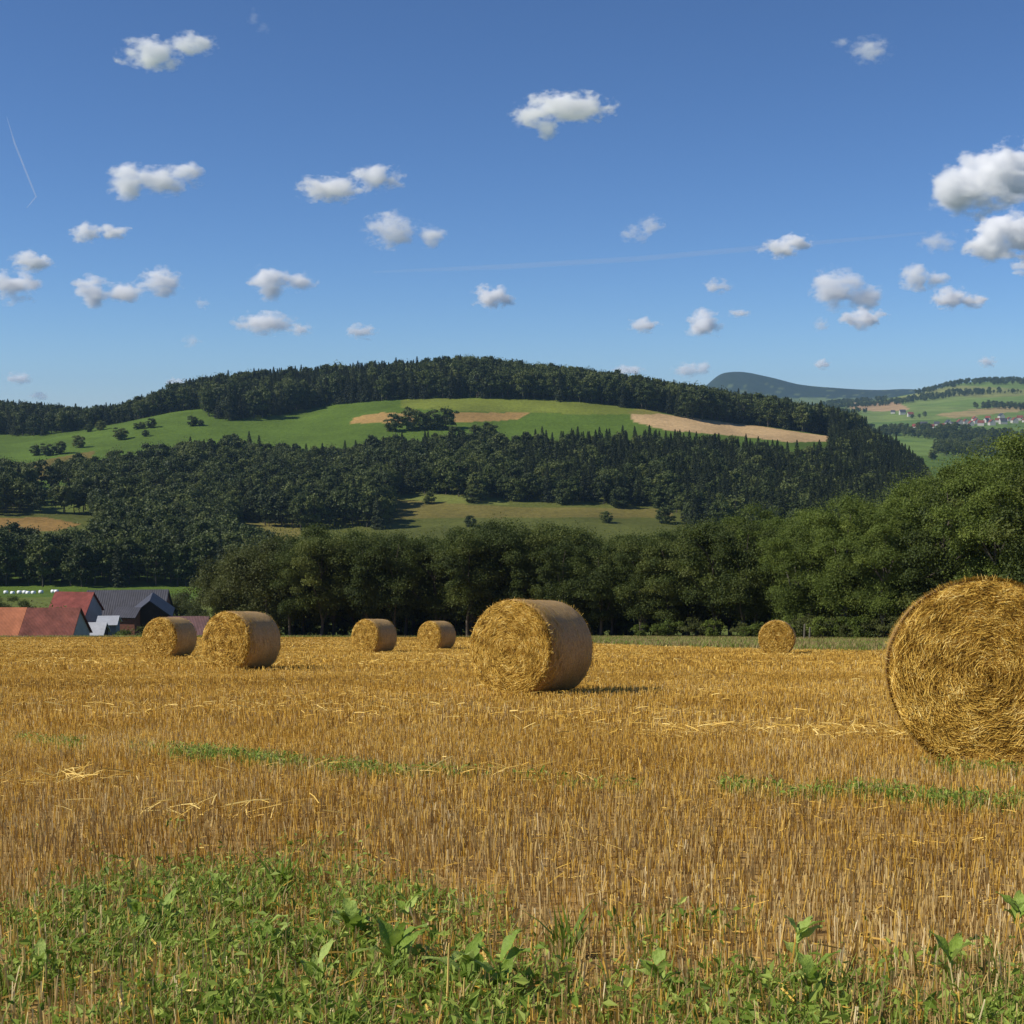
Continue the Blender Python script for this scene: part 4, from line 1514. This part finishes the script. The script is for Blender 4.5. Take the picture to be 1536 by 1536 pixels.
CLOUD_ALT = 900.0
def cloud_mat(lobes, density, grain, seed):
    """vapour: ellipsoid lobes in metres around the object's origin, broken up by fractal noise"""
    k = NT('cloud vapour')
    p = k.n('ShaderNodeTexCoord').outputs['Object']
    best = None
    for c, r in lobes:
        mp = k.n('ShaderNodeMapping', vector_type='TEXTURE')
        mp.inputs['Location'].default_value = c
        mp.inputs['Scale'].default_value = r
        k.l(p, mp.inputs['Vector'])
        ln = k.n('ShaderNodeVectorMath', operation='LENGTH')
        k.l(mp.outputs[0], ln.inputs[0])
        q = k.math('SUBTRACT', 1.0, ln.outputs['Value'])
        best = q if best is None else k.math('MAXIMUM', best, q)
    st = k.n('ShaderNodeMapping')
    st.inputs['Scale'].default_value = (.72, .8, 1.15)
    st.inputs['Rotation'].default_value = (0, R(-14), 0)
    k.l(p, st.inputs['Vector'])
    off = k.n('ShaderNodeVectorMath', operation='ADD')
    off.inputs[1].default_value = (seed * 137.0, 0, 0)
    k.l(st.outputs[0], off.inputs[0])
    n = k.noise(1.0 / grain, 5, .62, off.outputs[0])
    n = k.math('MULTIPLY', k.math('SUBTRACT', n, .5), 3.7)
    x = k.math('MULTIPLY', k.math('ADD', k.math('MULTIPLY', best, 1.15), k.math('SUBTRACT', n, .14)), 1.25)
    cl = k.n('ShaderNodeClamp')
    k.l(x, cl.inputs['Value'])
    v = k.n('ShaderNodeVolumeScatter')
    v.inputs['Color'].default_value = (1, 1, 1, 1)
    v.inputs['Anisotropy'].default_value = .0
    k.l(k.math('MULTIPLY', cl.outputs[0], density), v.inputs['Density'])
    k.l(v.outputs[0], k.out.inputs['Volume'])
    k.mat.cycles.volume_step_rate = .6
    return k.mat


def cloud(px, py, lobes, thick, label, seed):
    """lobes: (dx, dy, rx, ry) in photo pixels around px, py"""
    elev = max(.035, ray(px, py)[2])
    d = min(22000.0, CLOUD_ALT / elev)
    c = at(px, py, d)
    u = d / F
    bm = bmesh.new()
    ell = []
    for dx, dy, rx, ry in lobes:
        loc = Vector((dx * u, 0, -dy * u))
        r = (rx * 1.08 * u, max(ry * 1.1, rx * .7) * u, ry * 1.12 * u)
        ell.append((loc, r))
        bmesh.ops.create_icosphere(bm, subdivisions=3, radius=1.0, matrix=Matrix.Translation(loc) @ Matrix.Diagonal((r[0] * 1.25, r[1] * 1.25, r[2] * 1.25, 1)))
    me = bpy.data.meshes.new('cloud')
    bm.to_mesh(me); bm.free()
    W = max(l[2] for l in lobes)
    o = link('cloud', me)
    md = o.modifiers.new('r', 'REMESH')
    md.mode = 'VOXEL'
    md.voxel_size = W * u / 14
    dg = bpy.context.evaluated_depsgraph_get()
    m2 = bpy.data.meshes.new_from_object(o.evaluated_get(dg))
    o.modifiers.clear()
    o.data = m2
    H = sum(l[3] for l in lobes) / len(lobes)
    m2.materials.clear()
    m2.materials.append(cloud_mat(ell, .72 * thick ** 1.55 / (H * u), H * u * .95, seed))
    o.location = c
    tag(o, label, 'cloud', 'fair weather clouds in the blue sky')
    return o


CLOUDS = [
    (250, 76, [(-22, 5, 45, 20), (38, -9, 32, 16)], 1.7, 'ragged white two lobed cloud, highest in the upper left sky'),
    (232, 270, [(-38, 4, 28, 26), (8, 2, 40, 18), (40, -6, 28, 19)], 2.2, 'white cloud with a knob at its left end, above the left hillside'),
    (525, 277, [(-30, 6, 45, 18), (40, -10, 38, 17)], 2.0, 'long slanting white cloud left of the sky middle'),
    (602, 348, [(-14, -2, 38, 24), (42, 6, 24, 14)], 1.8, 'white cloud below the long slanting one'),
    (838, 170, [(12, -8, 62, 19), (-38, 4, 32, 15), (-20, 22, 20, 14)], 1.9, 'winged white cloud with a torn left tail, highest near the middle'),
    (1490, 270, [(-40, 16, 60, 34), (10, -6, 60, 42), (60, -20, 50, 36)], 4.0, 'largest bright cumulus, at the right edge of the sky'),
    (1508, 352, [(-22, 10, 40, 28), (24, -4, 46, 34)], 4.0, 'second bright cumulus, right under the largest one'),
    (150, 349, [(-20, 0, 22, 14), (18, -2, 24, 11)], 1.9, 'small flat white cloud at left below the knobbed one'),
    (50, 392, [(0, 0, 30, 14)], 2.0, 'small cloud joined over the one at the left edge'),
    (18, 430, [(0, 0, 36, 22)], 2.4, 'white cloud cut by the left edge'),
    (195, 433, [(-58, 4, 24, 22), (-8, 6, 40, 12), (48, -8, 30, 21)], 2.2, 'dumbbell shaped white cloud low at left'),
    (424, 424, [(-18, 0, 28, 22), (30, 0, 20, 14)], 2.2, 'white cloud with a small lobe on its right, over the crest'),
    (398, 484, [(0, 0, 42, 16)], 1.8, 'soft white cloud low over the crest at left'),
    (450, 494, [(0, 0, 20, 9)], 1.1, 'faint puff touching the soft low cloud'),
    (542, 497, [(0, 0, 22, 11)], 1.7, 'tiny puff low above the conifer crest'),
    (741, 448, [(-4, -2, 26, 17), (16, 4, 16, 10)], 2.3, 'compact white puff over the middle of the crest'),
    (962, 345, [(-10, 6, 20, 12), (14, -8, 18, 13)], 1.0, 'thin slanting wisp right of the middle'),
    (1180, 368, [(-8, 4, 30, 13), (14, -4, 24, 13)], 2.2, 'small slanting white cloud right of the thin wisp'),
    (1305, 76, [(0, 0, 30, 17), (-40, -12, 14, 6)], .75, 'faint grey wisp high in the upper right sky'),
    (1076, 430, [(0, 0, 21, 11)], 1.4, 'dim flat puff above the round low cumulus'),
    (966, 487, [(0, 0, 23, 10)], 1.7, 'flat little cloud low over the right end of the crest'),
    (1058, 484, [(-2, 2, 24, 21)], 3.0, 'round bright little cumulus low above the far blue mountain'),
    (1108, 470, [(0, 0, 16, 6)], 1.1, 'tiny streak of cloud beside the round little cumulus'),
    (1268, 437, [(-14, -6, 34, 28), (26, 8, 32, 18)], 2.0, 'wide white cloud over the far valley'),
    (1296, 478, [(0, 0, 32, 14)], 2.3, 'slim white cloud just under the wide one over the far valley'),
    (1385, 416, [(-12, 0, 22, 18), (18, 4, 18, 12)], 1.8, 'grey white cloud between the wide one and the big cumulus'),
    (1434, 448, [(-10, 0, 28, 16), (22, 3, 22, 10)], 2.3, 'white cloud low at right, under the grey white one'),
    (1406, 363, [(0, 0, 26, 15)], 1.0, 'greyish puff beside the second bright cumulus'),
    (28, 567, [(0, 0, 18, 9)], 1.8, 'tiny cloud low over the left ridge'),
    (60, 594, [(0, 0, 16, 7)], 1.1, 'faintest puff right on the left ridge'),
    (1040, 555, [(-8, 0, 22, 10), (14, -2, 16, 10)], 1.5, 'pale low cloud behind the shoulder of the far blue mountain'),
    (942, 556, [(0, 0, 22, 8)], 1.6, 'sliver of cloud peeping over the wooded crest at right'),
    (266, 574, [(0, 0, 18, 7)], 1.4, 'sliver of cloud peeping over the crest at left'),
    (1233, 546, [(0, 0, 13, 7)], 1.6, 'tiny puff over the right of the blue mountain'),
    (1481, 543, [(0, 0, 13, 8)], 1.8, 'tiny puff over the far green hill'),
    (1231, 486, [(0, 0, 13, 10)], 1.0, 'faint scrap left of the slim cloud over the far valley'),
    (386, 34, [(-5, -6, 9, 12), (8, 8, 9, 8)], .35, 'barely visible wisp at the top of the sky'),
    (302, 456, [(0, 0, 11, 8)], .7, 'barely visible scrap right of the dumbbell cloud'),
    (288, 512, [(0, 0, 14, 9)], .8, 'faint scrap low over the left crest'),
    (1534, 398, [(0, 0, 16, 12)], 1.6, 'scrap at the right edge beneath the second cumulus'),
]
for i, c in enumerate(CLOUDS):
    cloud(*c, 300 + i)

# condensation trails
for pts, rad, tau, lab in (([(10, 175), (22, 215), (36, 250), (46, 275), (54, 295), (40, 312)], 1.5, .34, 'short curved condensation trail high at the left edge'),
                           ([(560, 408), (760, 400), (960, 388), (1140, 372), (1390, 349)], 4.6, .17, 'long faint straight condensation trail across the right sky')):
    g = Geo()
    d = 9000.0
    cs = [at(a, b, d) for a, b in pts]
    o0 = cs[0].copy()
    r = rad * d / F
    tube(g, [c - o0 for c in cs], [r * .4] + [r] * (len(cs) - 2) + [r * .5], 10)
    g.add([tuple(c) for c in np.concatenate(g.v)[:10]], [(0, 1, 2, 3), (0, 3, 4, 5), (0, 5, 6, 7), (0, 7, 8, 9)])
    L_ = np.concatenate(g.v)
    e = len(cs) * 10
    g.add([tuple(c) for c in L_[e - 10:e]], [(3, 2, 1, 0), (5, 4, 3, 0), (7, 6, 5, 0), (9, 8, 7, 0)])
    me = g.mesh('trail', vol_mat('trail vapour', tau / (2 * r)), True)
    bm = bmesh.new(); bm.from_mesh(me)
    bmesh.ops.remove_doubles(bm, verts=bm.verts, dist=.01)
    bmesh.ops.recalc_face_normals(bm, faces=bm.faces)
    bm.to_mesh(me); bm.free()
    o = link('condensation_trail', me)
    o.location = o0
    tag(o, lab, 'contrail')

# ------------------------------------------------------------------ air
bm = bmesh.new()
bmesh.ops.create_cube(bm, size=1.0)
X0, X1, Y0, Y1 = -11500, 10500, -80, 9600
zlo = float(ZG.min()) - 1.0
zlo = min(zlo, -SLOPE * EDGE - 1)
zhi = max(float(ZG.max()) + 40, 11 + 3)
for v in bm.verts:
    v.co = ((X0 + X1) / 2 + v.co.x * (X1 - X0), (Y0 + Y1) / 2 + v.co.y * (Y1 - Y0), (zlo + zhi) / 2 + v.co.z * (zhi - zlo))
me = bpy.data.meshes.new('haze')
bm.to_mesh(me); bm.free()
hm = bpy.data.materials.new('haze')
hm.use_nodes = True
hm.node_tree.nodes.clear()
ho = hm.node_tree.nodes.new('ShaderNodeOutputMaterial')
hv = hm.node_tree.nodes.new('ShaderNodeVolumePrincipled')
hv.inputs['Color'].default_value = (.42, .68, 1.0, 1)
hv.inputs['Density'].default_value = 4.8e-5
hv.inputs['Density Attribute'].default_value = ''
hv.inputs['Anisotropy'].default_value = .1
hm.node_tree.links.new(hv.outputs[0], ho.inputs['Volume'])
me.materials.append(hm)
tag(link('haze', me), 'thin blue summer haze between the hills', 'haze', None, 'stuff')

# ------------------------------------------------------------------ light, sky, camera
EL = R(42)
SD = Vector((-.975, -.22, 0)).normalized()          # towards the sun, level
sd = Vector((SD.x * math.cos(EL), SD.y * math.cos(EL), math.sin(EL)))
L = bpy.data.lights.new('sun', 'SUN')
L.energy = 4.8
L.angle = R(.53)
L.color = (1.0, .935, .83)
lo = bpy.data.objects.new('sun', L)
lo.rotation_euler = sd.to_track_quat('Z', 'Y').to_euler()
lo.location = (-40, -10, 60)
COL.objects.link(lo)
w = bpy.data.worlds.new('World')
SC.world = w
w.use_nodes = True
nt = w.node_tree
bg = nt.nodes['Background']
sky = nt.nodes.new('ShaderNodeTexSky')
sky.sky_type = 'NISHITA'
sky.sun_disc = False
sky.sun_elevation = EL
sky.sun_rotation = math.atan2(SD.x, SD.y)
sky.altitude = 400
sky.air_density = .72
sky.dust_density = 0.1
sky.ozone_density = 10
nt.links.new(sky.outputs[0], bg.inputs['Color'])
bg.inputs['Strength'].default_value = .098

cam = bpy.data.cameras.new('camera')
cam.sensor_width = 36
cam.lens = 36 * F / 1536
cam.clip_start = .1
cam.clip_end = 80000
co = bpy.data.objects.new('camera', cam)
co.location = (0, 0, CAMH)
co.rotation_euler = (math.pi / 2 - PITCH, 0, 0)
COL.objects.link(co)
SC.camera = co

SC.view_settings.view_transform = 'Standard'
SC.view_settings.look = 'None'
SC.view_settings.exposure = .16
SC.view_settings.gamma = 1
cy = SC.cycles
cy.use_denoising = True
cy.max_bounces = 24
cy.diffuse_bounces = 3
cy.glossy_bounces = 2
cy.transmission_bounces = 3
cy.volume_bounces = 20
cy.transparent_max_bounces = 8
cy.sample_clamp_indirect = 6
